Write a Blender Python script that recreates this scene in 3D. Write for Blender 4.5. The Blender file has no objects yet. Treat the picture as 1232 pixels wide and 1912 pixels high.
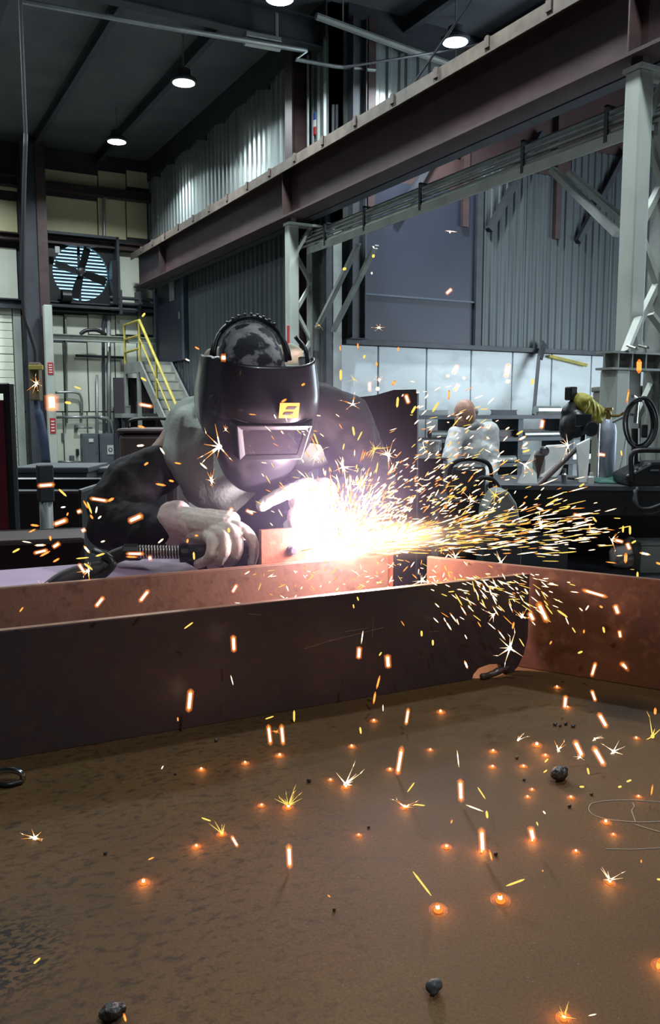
import bpy, bmesh, math, random
from mathutils import Vector, Matrix, Euler, Quaternion
random.seed(7)
SC = bpy.context.scene
COL = SC.collection

# ------------------------------------------------------------------ camera
F_PX = 1565.0
HORIZON = 186.0                       # px above the frame centre
PITCH = math.atan(HORIZON / F_PX)
HEAD = math.radians(28.7)             # camera heading, clockwise from +Y
CAM = Vector((0.0, 0.0, 1.5))
FW = Vector((math.sin(HEAD), math.cos(HEAD), 0))
RT = Vector((math.cos(HEAD), -math.sin(HEAD), 0))
UP = Vector((0, 0, 1))
cd = bpy.data.cameras.new('camera')
cd.sensor_fit = 'VERTICAL'; cd.sensor_height = 36.0; cd.lens = 36.0 * F_PX / 1912.0
cd.clip_start = 0.02; cd.clip_end = 300
cam = bpy.data.objects.new('camera', cd); COL.objects.link(cam)
cam.location = CAM
cam.rotation_euler = (math.pi / 2 - PITCH, 0, -HEAD)
SC.camera = cam

# ------------------------------------------------------------------ world, exposure
wd = bpy.data.worlds.new('world'); SC.world = wd; wd.use_nodes = True
bg = wd.node_tree.nodes['Background']
bg.inputs['Color'].default_value = (0.36, 0.72, 1.0, 1); bg.inputs['Strength'].default_value = 2.2
SC.view_settings.view_transform = 'Standard'; SC.view_settings.look = 'None'
SC.view_settings.gamma = 1.0; SC.view_settings.use_curve_mapping = False
SC.view_settings.exposure = 0.08
SC.cycles.sample_clamp_indirect = 3.0
SC.cycles.max_bounces = 6; SC.cycles.diffuse_bounces = 3; SC.cycles.volume_bounces = 0
SC.cycles.caustics_reflective = False; SC.cycles.caustics_refractive = False
SC.cycles.volume_step_rate = 1.0

def lamp(name, kind, loc, energy, color=(1, 1, 1), size=0.1, target=None, **kw):
    l = bpy.data.lights.new(name, kind); l.energy = energy; l.color = color
    if kind == 'AREA': l.size = size
    else: l.shadow_soft_size = size
    for k, v in kw.items(): setattr(l, k, v)
    o = bpy.data.objects.new(name, l); COL.objects.link(o); o.location = loc
    if target is not None:
        o.rotation_euler = (Vector(target) - Vector(loc)).to_track_quat('-Z', 'Y').to_euler()
    return o
# daylight entering by the loading door in the right wall of the side bay
lamp('daylight', 'AREA', (14.7, 4.0, 2.1), 680, (0.86, 0.95, 1.0), 6.4, (6.0, 8.2, .2), shape='RECTANGLE', size_y=4.0)
HB_E, HB_COL = 150, (0.86, 0.97, 1.0)      # each high bay lamp

# ------------------------------------------------------------------ pixel -> place helpers (728 px = photo frame 1232x1912)
def ray(px, py):
    x = (px - 616.0) / F_PX; y = (956.0 - py) / F_PX
    return FW * (math.cos(PITCH) + y * math.sin(PITCH)) + RT * x + UP * (y * math.cos(PITCH) - math.sin(PITCH))
def D(px, py, d):
    r = ray(px, py); return CAM + r * (d / r.dot(FW))
def U(px, py, y):
    r = ray(px, py); return CAM + r * ((y - CAM.y) / r.y)
def V(px, py, x):
    r = ray(px, py); return CAM + r * ((x - CAM.x) / r.x)
def ZP(px, py, z):
    r = ray(px, py); return CAM + r * ((z - CAM.z) / r.z)
def CW(X, d, z):
    return CAM + RT * X + FW * d + UP * (z - CAM.z)

# ------------------------------------------------------------------ materials
MATS = {}
def M(name, col, rough=0.6, metal=0.0, col2=None, scale=6.0, stretch=(1, 1, 1), lo=0.35, hi=0.7, bump=0.0, bscale=40.0,
      emit=None, estr=0.0, coat=0.0, spec=0.5, detail=5.0, rvar=0.0):
    m = bpy.data.materials.new(name); m.use_nodes = True
    nt = m.node_tree; N = nt.nodes; L = nt.links
    b = N['Principled BSDF']
    b.inputs['Base Color'].default_value = (*col, 1); b.inputs['Roughness'].default_value = rough
    b.inputs['Metallic'].default_value = metal; b.inputs['Specular IOR Level'].default_value = spec
    b.inputs['Coat Weight'].default_value = coat
    tc = None
    if col2 or bump:
        tc = N.new('ShaderNodeTexCoord'); mp = N.new('ShaderNodeMapping'); mp.inputs['Scale'].default_value = stretch
        L.new(tc.outputs['Object'], mp.inputs['Vector'])
    if col2:
        n = N.new('ShaderNodeTexNoise'); n.inputs['Scale'].default_value = scale; n.inputs['Detail'].default_value = detail
        L.new(mp.outputs[0], n.inputs['Vector'])
        r = N.new('ShaderNodeValToRGB'); r.color_ramp.elements[0].position = lo; r.color_ramp.elements[1].position = hi
        r.color_ramp.elements[0].color = (*col, 1); r.color_ramp.elements[1].color = (*col2, 1)
        L.new(n.outputs['Fac'], r.inputs['Fac']); L.new(r.outputs[0], b.inputs['Base Color'])
        if rvar:
            mr = N.new('ShaderNodeMapRange'); mr.inputs['To Min'].default_value = rough - rvar; mr.inputs['To Max'].default_value = rough + rvar
            L.new(n.outputs['Fac'], mr.inputs['Value']); L.new(mr.outputs[0], b.inputs['Roughness'])
    if bump:
        n2 = N.new('ShaderNodeTexNoise'); n2.inputs['Scale'].default_value = bscale; n2.inputs['Detail'].default_value = 4
        L.new(mp.outputs[0], n2.inputs['Vector'])
        bp = N.new('ShaderNodeBump'); bp.inputs['Strength'].default_value = bump; bp.inputs['Distance'].default_value = 0.01
        L.new(n2.outputs['Fac'], bp.inputs['Height']); L.new(bp.outputs[0], b.inputs['Normal'])
    if emit:
        b.inputs['Emission Color'].default_value = (*emit, 1); b.inputs['Emission Strength'].default_value = estr
    MATS[name] = m
    return m
def E(name, col, s, sampling='NONE'):
    m = bpy.data.materials.new(name); m.use_nodes = True
    nt = m.node_tree; nt.nodes.clear()
    o = nt.nodes.new('ShaderNodeOutputMaterial'); e = nt.nodes.new('ShaderNodeEmission')
    e.inputs[0].default_value = (*col, 1); e.inputs[1].default_value = s
    nt.links.new(e.outputs[0], o.inputs[0])
    try: m.cycles.emission_sampling = sampling
    except Exception: pass
    return m

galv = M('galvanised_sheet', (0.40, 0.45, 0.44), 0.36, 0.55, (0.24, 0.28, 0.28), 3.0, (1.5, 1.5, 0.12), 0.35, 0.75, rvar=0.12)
galvd = M('dark_sheet', (0.10, 0.118, 0.125), 0.55, 0.25, (0.062, 0.073, 0.08), 3.5, (2, 2, 0.15), 0.3, 0.75)
cream = M('cream_panel', (0.92, 0.88, 0.54), 0.6, 0, (0.80, 0.77, 0.49), 1.6, (1, 1, 1), 0.4, 0.8)
whitewall = M('pale_wall_paint', (0.82, 0.85, 0.72), 0.6, 0, (0.62, 0.65, 0.56), 1.7, (1, 1, .6), 0.42, 0.8)
plywhite = M('white_panel_paint', (0.66, 0.72, 0.74), 0.45, 0, (0.42, 0.46, 0.47), 2.2, (1, 1, 1.6), 0.5, 0.78)
concrete = M('concrete', (0.13, 0.125, 0.12), 0.7, 0, (0.07, 0.07, 0.068), 1.3, bump=0.2)
roofm = M('roof_sheet', (0.13, 0.14, 0.155), 0.75, 0, (0.09, 0.098, 0.11), 1.2)
darksteel = M('dark_steel', (0.052, 0.058, 0.07), 0.55, 0.2, (0.035, 0.038, 0.046), 4)
maroonsteel = M('red_oxide_steel', (0.075, 0.042, 0.042), 0.5, 0.1, (0.045, 0.026, 0.027), 3, (1, 1, 2), bump=0.1)
ochresteel = M('ochre_dusty_steel', (0.14, 0.11, 0.085), 0.65, 0.1, (0.07, 0.052, 0.045), 5)
redband = M('red_brown_liner', (0.06, 0.026, 0.025), 0.75, 0, (0.042, 0.02, 0.02), 2)
whitesteel = M('white_painted_steel', (0.44, 0.48, 0.44), 0.45, 0.0, (0.31, 0.335, 0.305), 3.5, (1, 1, .5), 0.45, 0.8)
greysteel = M('grey_painted_steel', (0.30, 0.325, 0.31), 0.5, 0.15, (0.20, 0.215, 0.205), 4)
pipegrey = M('conduit_grey', (0.42, 0.46, 0.45), 0.35, 0.6, (0.3, 0.32, 0.32), 4)
bluedoor = M('dark_blue_door', (0.019, 0.023, 0.043), 0.5, 0, (0.015, 0.019, 0.036), 1.5)
bluegrey = M('slate_blue_paint', (0.055, 0.075, 0.105), 0.5)
yellowrail = M('yellow_rail_paint', (0.55, 0.46, 0.07), 0.5, 0, (0.38, 0.32, 0.07), 5)
black = M('black_plastic', (0.012, 0.012, 0.014), 0.4)
blackrubber = M('black_rubber', (0.014, 0.013, 0.016), 0.6)
chrome = M('bright_metal', (0.6, 0.6, 0.6), 0.25, 1.0)
paper = M('white_paper', (0.75, 0.76, 0.74), 0.7, 0, (0.6, 0.62, 0.6), 8)
redprint = M('red_print', (0.45, 0.03, 0.03), 0.5)
darkprint = M('dark_print', (0.03, 0.03, 0.035), 0.5)
# ------------------------------------------------------------------ mesh helpers
class MB:
    def __init__(s): s.v = []; s.f = []; s.mi = []; s.cur = 0
    def add(s, vs, fs):
        o = len(s.v); s.v += [Vector(x) for x in vs]
        for f in fs: s.f.append([i + o for i in f]); s.mi.append(s.cur)
        return s
    def box(s, a, b):
        a, b = Vector(a), Vector(b)
        lo = [min(a[i], b[i]) for i in range(3)]; hi = [max(a[i], b[i]) for i in range(3)]
        return s.add([(x, y, z) for x in (lo[0], hi[0]) for y in (lo[1], hi[1]) for z in (lo[2], hi[2])],
                     [(0, 1, 3, 2), (4, 6, 7, 5), (0, 4, 5, 1), (2, 3, 7, 6), (0, 2, 6, 4), (1, 5, 7, 3)])
    def obox(s, c, ax, ay, az):          # oriented box: centre and three half vectors
        c, ax, ay, az = Vector(c), Vector(ax), Vector(ay), Vector(az)
        return s.add([c + ax * i + ay * j + az * k for i in (-1, 1) for j in (-1, 1) for k in (-1, 1)],
                     [(0, 1, 3, 2), (4, 6, 7, 5), (0, 4, 5, 1), (2, 3, 7, 6), (0, 2, 6, 4), (1, 5, 7, 3)])
    def bar(s, p, q, w, h, up=(0, 0, 1)):  # rectangular bar from p to q
        p, q = Vector(p), Vector(q); d = (q - p); L = d.length; d.normalize()
        u = Vector(up); x = d.cross(u)
        if x.length < 1e-4: x = d.cross(Vector((0, 1, 0)))
        x.normalize(); u = x.cross(d)
        return s.obox((p + q) / 2, d * (L / 2), x * (w / 2), u * (h / 2))
    def tube(s, pts, r, n=8, caps=True, closed=False):
        pts = [Vector(p) for p in pts]; m = len(pts)
        rr = r if isinstance(r, (list, tuple)) else [r] * m
        o = len(s.v); prev = None
        for i, p in enumerate(pts):
            if closed: t = pts[(i + 1) % m] - pts[i - 1]
            else: t = pts[min(i + 1, m - 1)] - pts[max(i - 1, 0)]
            t.normalize()
            if prev is None:
                a = t.orthogonal().normalized()
            else:
                a = (prev - t * prev.dot(t))
                a = a.normalized() if a.length > 1e-5 else t.orthogonal().normalized()
            prev = a; b = t.cross(a)
            for k in range(n):
                th = 2 * math.pi * k / n
                s.v.append(p + (a * math.cos(th) + b * math.sin(th)) * rr[i])
        rng = m if closed else m - 1
        for i in range(rng):
            j = (i + 1) % m
            for k in range(n):
                k2 = (k + 1) % n
                s.f.append([o + i * n + k, o + i * n + k2, o + j * n + k2, o + j * n + k]); s.mi.append(s.cur)
        if caps and not closed:
            s.f.append([o + k for k in range(n)][::-1]); s.mi.append(s.cur)
            s.f.append([o + (m - 1) * n + k for k in range(n)]); s.mi.append(s.cur)
        return s
    def lathe(s, c, prof, n=20, axis=(0, 0, 1)):   # prof: (radius, height)
        c = Vector(c); ax = Vector(axis).normalized(); a = ax.orthogonal().normalized(); b = ax.cross(a)
        o = len(s.v)
        for r, h in prof:
            for k in range(n):
                th = 2 * math.pi * k / n
                s.v.append(c + ax * h + (a * math.cos(th) + b * math.sin(th)) * r)
        for i in range(len(prof) - 1):
            for k in range(n):
                k2 = (k + 1) % n
                s.f.append([o + i * n + k, o + i * n + k2, o + (i + 1) * n + k2, o + (i + 1) * n + k]); s.mi.append(s.cur)
        s.f.append([o + k for k in range(n)][::-1]); s.mi.append(s.cur)
        s.f.append([o + (len(prof) - 1) * n + k for k in range(n)]); s.mi.append(s.cur)
        return s
    def prism(s, poly, ext):             # polygon (3D points) extruded by vector
        ext = Vector(ext); n = len(poly); poly = [Vector(p) for p in poly]
        return s.add(poly + [p + ext for p in poly],
                     [list(range(n))[::-1], list(range(n, 2 * n))] + [[i, (i + 1) % n, n + (i + 1) % n, n + i] for i in range(n)])
    def ell(s, c, r, n=14, m=9, rot=None):
        c = Vector(c); vs = []; fs = []
        R = rot or Matrix.Identity(3)
        for i in range(m + 1):
            ph = math.pi * i / m
            for k in range(n):
                th = 2 * math.pi * k / n
                vs.append(c + R @ Vector((r[0] * math.sin(ph) * math.cos(th), r[1] * math.sin(ph) * math.sin(th), r[2] * math.cos(ph))))
        for i in range(m):
            for k in range(n):
                k2 = (k + 1) % n
                fs.append([i * n + k, (i + 1) * n + k, (i + 1) * n + k2, i * n + k2])
        return s.add(vs, fs)
    def cap(s, p, q, r0, r1, n=12):      # tapered capsule
        p, q = Vector(p), Vector(q); d = q - p; L = d.length
        if L < 1e-6: return s.ell(p, (r0, r0, r0))
        prof = []
        for i in range(5):
            a = -math.pi / 2 + math.pi / 2 * i / 4; prof.append((max(1e-4, r0 * math.cos(a)), r0 * math.sin(a)))
        for i in range(5):
            a = math.pi / 2 * i / 4; prof.append((max(1e-4, r1 * math.cos(a)), L + r1 * math.sin(a)))
        return s.lathe(p, prof, n, d)
    def hbeam(s, p, q, depth, width, tf, tw, up=(0, 0, 1)):
        p, q = Vector(p), Vector(q); u = Vector(up)
        s.bar(p + u * (depth / 2 - tf / 2), q + u * (depth / 2 - tf / 2), width, tf, up)
        s.bar(p - u * (depth / 2 - tf / 2), q - u * (depth / 2 - tf / 2), width, tf, up)
        return s.bar(p, q, tw, depth - 2 * tf, up)
    def chain(s, pts, rs, n=12):
        for i in range(len(pts) - 1): s.cap(pts[i], pts[i + 1], rs[i], rs[i + 1], n)
        return s
    def mesh(s, name, mats, smooth=False):
        me = bpy.data.meshes.new(name); me.from_pydata([tuple(v) for v in s.v], [], s.f)
        for m in (mats if isinstance(mats, (list, tuple)) else [mats]): me.materials.append(m)
        if any(s.mi): me.polygons.foreach_set('material_index', s.mi)
        if smooth: me.polygons.foreach_set('use_smooth', [True] * len(me.polygons))
        me.validate(); me.update()
        bm = bmesh.new(); bm.from_mesh(me); bmesh.ops.recalc_face_normals(bm, faces=bm.faces); bm.to_mesh(me); bm.free()
        return me
    def build(s, name, mats, parent=None, smooth=False, bevel=0.0, label=None, segs=2, flatten=True):
        o = bpy.data.objects.new(name, s.mesh(name, mats, smooth)); COL.objects.link(o)
        if parent is not None: attach(o, parent)
        if bevel:
            b = o.modifiers.new('bevel', 'BEVEL'); b.width = bevel; b.segments = segs; b.limit_method = 'ANGLE'; b.angle_limit = 0.6
        if label: o['label'] = label
        return o
def attach(o, p):
    o.parent = p
    if p.type == 'EMPTY':
        o.matrix_parent_inverse = (Matrix.Translation(p.location) @ p.rotation_euler.to_matrix().to_4x4()).inverted()
def thing(name, label, cat, loc=(0, 0, 0), group=None):
    o = bpy.data.objects.new(name, None); COL.objects.link(o); o.location = loc
    o.empty_display_size = 0.1
    return tag(o, label, cat, group)
def tag(o, label=None, cat=None, group=None, kind=None):
    if label: o['label'] = label
    if cat: o['category'] = cat
    if group: o['group'] = group
    if kind: o['kind'] = kind
    return o
def struct(o): o['kind'] = 'structure'; return o
def kids(o): return [c for c in bpy.data.objects if c.parent == o]
def dup(root, move, label=None):
    r = root.copy(); COL.objects.link(r); r.location = Vector(root.location) + Vector(move)
    if label: r['label'] = label
    for c in kids(root):
        k = c.copy(); COL.objects.link(k); k.parent = r; k.matrix_parent_inverse = c.matrix_parent_inverse.copy()
        for g in kids(c):
            h = g.copy(); COL.objects.link(h); h.parent = k
    return r
def blob(mb, name, mat, parent, voxel, smooth=6, disp=None, label=None, factor=0.5):
    """one continuous surface: capsules and ellipsoids fused by a voxel remesh"""
    me = mb.mesh(name, mat)
    o = bpy.data.objects.new(name, me); COL.objects.link(o)
    r = o.modifiers.new('r', 'REMESH'); r.mode = 'VOXEL'; r.voxel_size = voxel
    if smooth:
        s = o.modifiers.new('s', 'SMOOTH'); s.factor = factor; s.iterations = smooth
    if disp:
        for k, (sc, st) in enumerate(disp):
            t = bpy.data.textures.new(name + '_folds', 'CLOUDS'); t.noise_scale = sc; t.noise_depth = 2
            dm = o.modifiers.new('d', 'DISPLACE'); dm.texture = t; dm.strength = st; dm.mid_level = 0.5
            dm.texture_coords = 'GLOBAL'
    dg = bpy.context.evaluated_depsgraph_get()
    me2 = bpy.data.meshes.new_from_object(o.evaluated_get(dg))
    o.modifiers.clear(); o.data = me2
    me2.polygons.foreach_set('use_smooth', [True] * len(me2.polygons))
    if not me2.materials: me2.materials.append(mat)
    if parent is not None: attach(o, parent)
    if label: o['label'] = label
    return o
def spline(pts, n=6):                     # Catmull-Rom through points
    P = [Vector(p) for p in pts]; P = [2 * P[0] - P[1]] + P + [2 * P[-1] - P[-2]]; out = []
    for i in range(1, len(P) - 2):
        for k in range(n):
            t = k / n; a, b, c, d = P[i - 1:i + 3]
            out.append(0.5 * ((2 * b) + (c - a) * t + (2 * a - 5 * b + 4 * c - d) * t * t + (3 * b - a - 3 * c + d) * t ** 3))
    out.append(P[-2]); return out
# ================================================================== THE SETTING
YF, XS, YE, ZR = 20.4, 6.26, 11.4, 7.45         # far wall, side wall, end wall of the side bay, roof
XR, XL, YB = 15.0, -7.0, -5.0
struct(MB().box((XL, YB, -0.2), (XR + .2, YF + .2, 0)).build('floor', concrete))
ceil = struct(MB().box((XL, YB, ZR), (XR + .2, YF + .2, ZR + .15)).build('ceiling', roofm))
for x in [-5.5, -4, -2.5, -1, .5, 2.0, 3.5, 5.0, 7.5, 9.0, 10.5, 12.0]:
    MB().hbeam((x, YB, ZR - .12), (x, YF if x < XS else YE, ZR - .12), .22, .1, .014, .012).build('purlin', darksteel, ceil)
def rafter(y, x1=XS):
    MB().hbeam((XL, y, ZR - .42), (x1, y, ZR - .42), .40, .2, .02, .014).build('rafter', darksteel, ceil)
rafter(11.6, XR); rafter(5.13, XR); rafter(-1.4, XR)

def sheets(mat, parent, p, q, z0, z1, normal, width=1.0, pitch=0.2, depth=0.03):
    """corrugated wall sheets along p-q, one object each"""
    p, q, n = Vector(p), Vector(q), Vector(normal); L = (q - p).length; t = (q - p).normalized()
    k = 0; s = 0.0
    while s < L - 1e-3:
        e = min(s + width, L); prof = []; x = s
        while x < e - 1e-6:
            for a, h in ((0, 0), (.35, 0), (.5, 1), (.75, 1), (.9, 0)):
                if x + a * pitch < e - 1e-6: prof.append((x + a * pitch, h * depth))
            x += pitch
        prof.append((e - .004, 0))
        off = 0.012 + 0.006 * (k % 2)
        top = [p + t * a + n * (h + off) + UP * z1 for a, h in prof]; bot = [p + t * a + n * (h + off) + UP * z0 for a, h in prof]
        m = len(prof)
        mb = MB().add(top + bot, [[i, i + 1, m + i + 1, m + i] for i in range(m - 1)])
        mb.build('corrugated_sheet', mat, parent); s = e; k += 1

# --- side wall (carries the galvanised sheets) ---
ws = struct(MB().box((XS, YE, 0), (XS + .2, YF, ZR)).build('wall_side', darksteel))
sheets(galvd, ws, (XS, YE, 0), (XS, YF, 0), 0.0, 4.45, (-1, 0, 0))  # darker sheet colour paints the shade below the runway
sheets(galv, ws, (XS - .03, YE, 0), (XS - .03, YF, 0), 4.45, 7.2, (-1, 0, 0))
# ragged dark flaps over the sheet tops, painting shade along the eaves
for i in range(9):
    y = YE + i
    MB().prism([(XS - .09, y, 7.45), (XS - .09, y, 6.95 - .05 * (i % 3)), (XS - .09, y + .5, 7.0), (XS - .09, y + 1, 6.96 - .04 * (i % 2)), (XS - .09, y + 1, 7.45)],
               (.03, 0, 0)).build('dark_eave_flap', darksteel, ws)
d2 = struct(MB().box((XS - .09, 17.95, 2.65), (XS - .03, 19.85, 5.0)).build('door_2', bluedoor))
MB().box((XS - .13, 17.8, 2.65), (XS - .03, 17.95, 5.08)).build('door_frame', bluegrey, d2)
MB().box((XS - .13, 19.85, 2.65), (XS - .03, 19.97, 5.08)).build('door_frame', bluegrey, d2)
MB().box((XS - .105, 18.5, 4.0), (XS - .09, 18.85, 4.45)).build('notice', pipegrey, d2, label='pale notice')
MB().box((XS - .12, 18.1, 3.55), (XS - .09, 18.2, 3.7)).build('latch', pipegrey, d2)

# --- far wall with the fan opening ---
fc = U(149, 511, YF); FR = 0.63                                   # fan centre and radius
w0x, w1x, w0z, w1z = fc.x - .74, fc.x + .74, fc.z - .74, fc.z + .74
mb = MB(); mb.box((XL, YF, 0), (w0x, YF + .2, ZR)).box((w1x, YF, 0), (XS + .2, YF + .2, ZR))
mb.box((w0x, YF, 0), (w1x, YF + .2, w0z)).box((w0x, YF, w1z), (w1x, YF + .2, ZR))
wf = struct(mb.build('wall_far', darksteel))
def fpanel(x0, x1, y0, y1, mat, proud=.03):                       # a wall panel by its photo corners
    a, b = U(x0, (y0 + y1) / 2, YF), U(x1, (y0 + y1) / 2, YF); z1, z0 = U((x0 + x1) / 2, y0, YF).z, U((x0 + x1) / 2, y1, YF).z
    MB().box((a.x, YF - proud, z0), (b.x, YF, z1)).build('panel', mat, wf, bevel=.006, segs=1)
for x0, x1 in ((-260, -160), (-158, -70), (-68, 32), (84, 181), (183, 234), (236, 292)):
    fpanel(x0, x1, 322, 352, cream); fpanel(x0, x1, 371, 446, cream)
fpanel(-70, 32, 460, 560, whitewall); fpanel(205, 292, 473, 570, whitewall)
for x0, x1 in ((80, 118), (120, 163), (165, 214), (216, 256), (258, 292)):
    fpanel(x0, x1, 588, 625, whitewall); fpanel(x0, x1, 640, 768, whitewall); fpanel(x0, x1, 770, 892, whitewall)
fpanel(40, 78, 590, 768, whitewall); fpanel(40, 78, 770, 892, whitewall)
def girt(y, h, x0=-7, x1=XS, m=maroonsteel, name='girt'):
    z = U(180, y, YF).z
    MB().hbeam((x0, YF - .16, z), (x1, YF - .16, z), h, .22, .03, .03, (0, 1, 0) if False else (0, 0, 1)).build(name, m, wf)
girt(362, .20); girt(459, .16); girt(578, .22, m=darksteel)
# white lintel channel across the lower wall
z = U(180, 632, 19.9).z
MB().hbeam((U(96, 632, 19.9).x, 19.95, z), (XS - .1, 19.95, z), .14, .16, .015, .015).build('lintel', whitesteel, wf)
# sectional overhead door on the left
d1x = U(44, 700, YF - .1).x; zt = U(0, 574, YF).z
d1 = struct(MB().box((d1x - 3.4, YF - .05, 0), (d1x, YF, zt)).build('door_1', whitewall))
n = 22; hh = zt / n
for i in range(n):
    g = .018 if i % 4 == 0 else .008
    MB().box((d1x - 3.35, YF - .12, i * hh + g), (d1x - .2, YF - .05, (i + 1) * hh)).build('slat', whitewall, d1, bevel=.008, segs=1)
MB().box((d1x - .18, YF - .16, 0), (d1x - .02, YF - .05, zt)).build('door_track', whitesteel, d1)
MB().box((d1x - 3.4, YF - .2, zt), (d1x + .1, YF - .02, zt + .08)).build('header', darksteel, d1)
# other walls of the hall, behind and beside the camera
struct(MB().box((XL - .2, YB - .2, 0), (XL, YF + .2, ZR)).build('wall_left', galvd))
struct(MB().box((XL - .2, YB - .2, 0), (XR + .2, YB, ZR)).build('wall_back', galvd))
mb = MB(); mb.box((XR, YB, 0), (XR + .2, .6, ZR)).box((XR, 7.4, 0), (XR + .2, YE + .2, ZR)).box((XR, .6, 4.6), (XR + .2, 7.4, ZR))
struct(mb.build('wall_right', galvd))
# --- end wall of the side bay ---
we = struct(MB().box((XS, YE, 0), (XR + .2, YE + .2, ZR)).build('wall_end', redband))
zb = U(800, 648, YE).z
sheets(galv, we, (XS + .2, YE, 0), (8.7, YE, 0), 5.6, 7.1, (0, -1, 0), pitch=.22)
for i in range(5):
    MB().prism([(6.5 + i * .65, YE - .1, 7.45), (6.5 + i * .65, YE - .1, 7.02), (6.8 + i * .65, YE - .1, 6.93), (7.15 + i * .65, YE - .1, 7.03), (7.15 + i * .65, YE - .1, 7.45)],
               (0, .03, 0)).build('dark_eave_flap', darksteel, we)
xd1 = U(893, 520, YE).x; xd0 = U(668, 560, YE).x
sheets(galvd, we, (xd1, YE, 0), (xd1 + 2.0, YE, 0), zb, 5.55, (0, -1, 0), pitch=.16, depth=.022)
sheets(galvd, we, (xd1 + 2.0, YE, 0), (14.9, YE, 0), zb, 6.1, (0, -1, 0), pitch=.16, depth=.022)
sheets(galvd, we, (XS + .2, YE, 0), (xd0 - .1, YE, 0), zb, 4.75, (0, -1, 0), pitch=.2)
d3 = struct(MB().box((xd0, YE - .04, zb + .03), (xd1 - .1, YE, 5.05)).build('door_3', bluedoor))
MB().box((xd1 - .12, YE - .10, zb), (xd1, YE, 5.3)).build('door_frame', darksteel, d3)
MB().box((xd0 - .12, YE - .10, zb), (xd0, YE, 4.75)).build('door_frame', darksteel, d3)
MB().box((xd0, YE - .07, 3.3), (xd1 - .1, YE - .04, 3.33)).build('door_seam', bluegrey, d3)
MB().box((XS + .2, YE - .12, zb - .02), (14.9, YE - .02, zb + .05)).build('ledge', darksteel, we)
seams = [626, 703, 793, 876, 953, 1026, 1100, 1172, 1250, 1330]
for a, b in zip(seams, seams[1:]):
    xa, xb = U(a, 700, YE).x + .012, U(b, 700, YE).x - .012
    MB().box((xa, YE - .045, .02), (xb, YE, zb - .03)).build('panel', plywhite, we, bevel=.006, segs=1)
for x in (7.4, 9.2, 11.2):                       # braces on the dark red liner
    MB().bar((x, YE - .08, 4.5), (x + 1.1, YE - .08, 6.2), .1, .1, (0, 1, 0)).build('brace', darksteel, we)
    MB().bar((x - .5, YE - .06, 4.5), (x - .5, YE - .06, 7.3), .12, .1, (0, 1, 0)).build('stud', maroonsteel, we)

# ================================================================== HIGH BAY LAMPS
glass_em = E('lamp_lens', (0.9, 1.0, 0.97), 14.0)
def high_bay(loc):
    t = thing('high_bay_light', 'round high bay lamp', 'ceiling lamp', loc, None)
    x, y, z = loc
    MB().lathe(loc, [(.19, 0), (.21, .02), (.21, .05), (.15, .09), (.11, .11), (.11, .2), (.05, .23)], 20).build('housing', darksteel, t, smooth=False)
    MB().lathe((x, y, z - .012), [(.14, 0), (.175, .006), (.175, .014)], 20).build('lens', glass_em, t)
    MB().tube([(x, y, z + .22), (x, y, ZR - .005)], .012, 6).build('hook_rod', pipegrey, t)
    l = lamp('lamp_light', 'AREA', (x, y, z - .03), HB_E, HB_COL, .36, shape='DISK', spread=math.radians(150))
    attach(l, t)
    return t
hb = high_bay(U(218, 265, 17.2))
places = [(U(343, 155, 13.5), 'high bay lamp second nearest the fan wall'), (U(522, -2, 10.25), 'high bay lamp cut by the top edge of the picture'),
          (U(850, 79, 10.2), 'high bay lamp above the crane runway on the right')]
hb['label'] = 'high bay lamp nearest the fan wall, lowest in the picture'
for p, lb in places: high_bay(p)['label'] = lb
hb = None
for x, y in ((4.6, 6.8), (4.6, 3.2), (-.6, 12.5), (-.6, 8.2), (1.0, -2.5), (-4.2, 9), (-.8, 16.8), (1.2, 18.0)):  # unseen lamps, some added to brighten the far wall and beam front
    if hb is None: hb = o = high_bay(Vector((x, y, 6.95)))
    else: o = dup(hb, Vector((x, y, 6.95)) - hb.location)
    o['label'] = 'high bay lamp overhead, outside the picture'; o['group'] = 'high bay lamps outside the picture'
# dup shares lamp data: children lamps are copied too

# fluorescent tube and conduit on the rafter
zt = U(520, 90, 11.45).z
t = thing('tube_light', 'unlit fluorescent tube fixture on the conduit under the roof rafter', 'ceiling lamp', (U(490, 82, 11.45)))
a, b = U(456, 78, 11.3), U(522, 90, 11.3)
MB().tube([a, b], .05, 10).build('tube', whitesteel, t)
MB().bar(a + UP * .09, b + UP * .09, .14, .07).build('fixture_body', pipegrey, t, bevel=.01)
MB().tube([b + Vector((-.05, 0, .1)), b + Vector((-.05, 0, .45))], .03, 6).build('stem', pipegrey, t)
tag(MB().tube([U(40, 2, 11.2), U(280, 46, 11.2), U(572, 95, 11.2)], .035, 8).tube([U(572, 95, 11.2), U(552, 111, 11.2), U(625, 124, 11.2), U(700, 131, 11.2)], .028, 8)
    .build('conduit_run', pipegrey), 'long grey conduit along the dark roof rafter with a kink at its end', 'conduit')
tag(MB().tube([U(590, 30, 10.9), U(760, 92, 10.9), U(905, 143, 10.9)], .05, 8).tube([U(640, 48, 10.9), U(640, 48, 10.9) + UP * .5], .01, 6).tube([U(850, 124, 10.9), U(850, 124, 10.9) + UP * .8], .01, 6).build('sprinkler_pipe', greysteel), 'grey pipe under the roof behind the right-hand lamp', 'pipe')
tag(MB().tube([V(668, 306, 6.12), V(880, 0, 6.12)], .016, 6).build('brace_rod', darksteel), 'thin steel brace rod rising steeply to the roof above the runway', 'brace rod')
tag(MB().tube([U(640, 126, 10.5), U(830, 95, 10.5), U(1098, 38, 10.5)], .018, 6).build('sagging_wire', darksteel), 'thin wire passing just below the right-hand lamp', 'wire')

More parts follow.
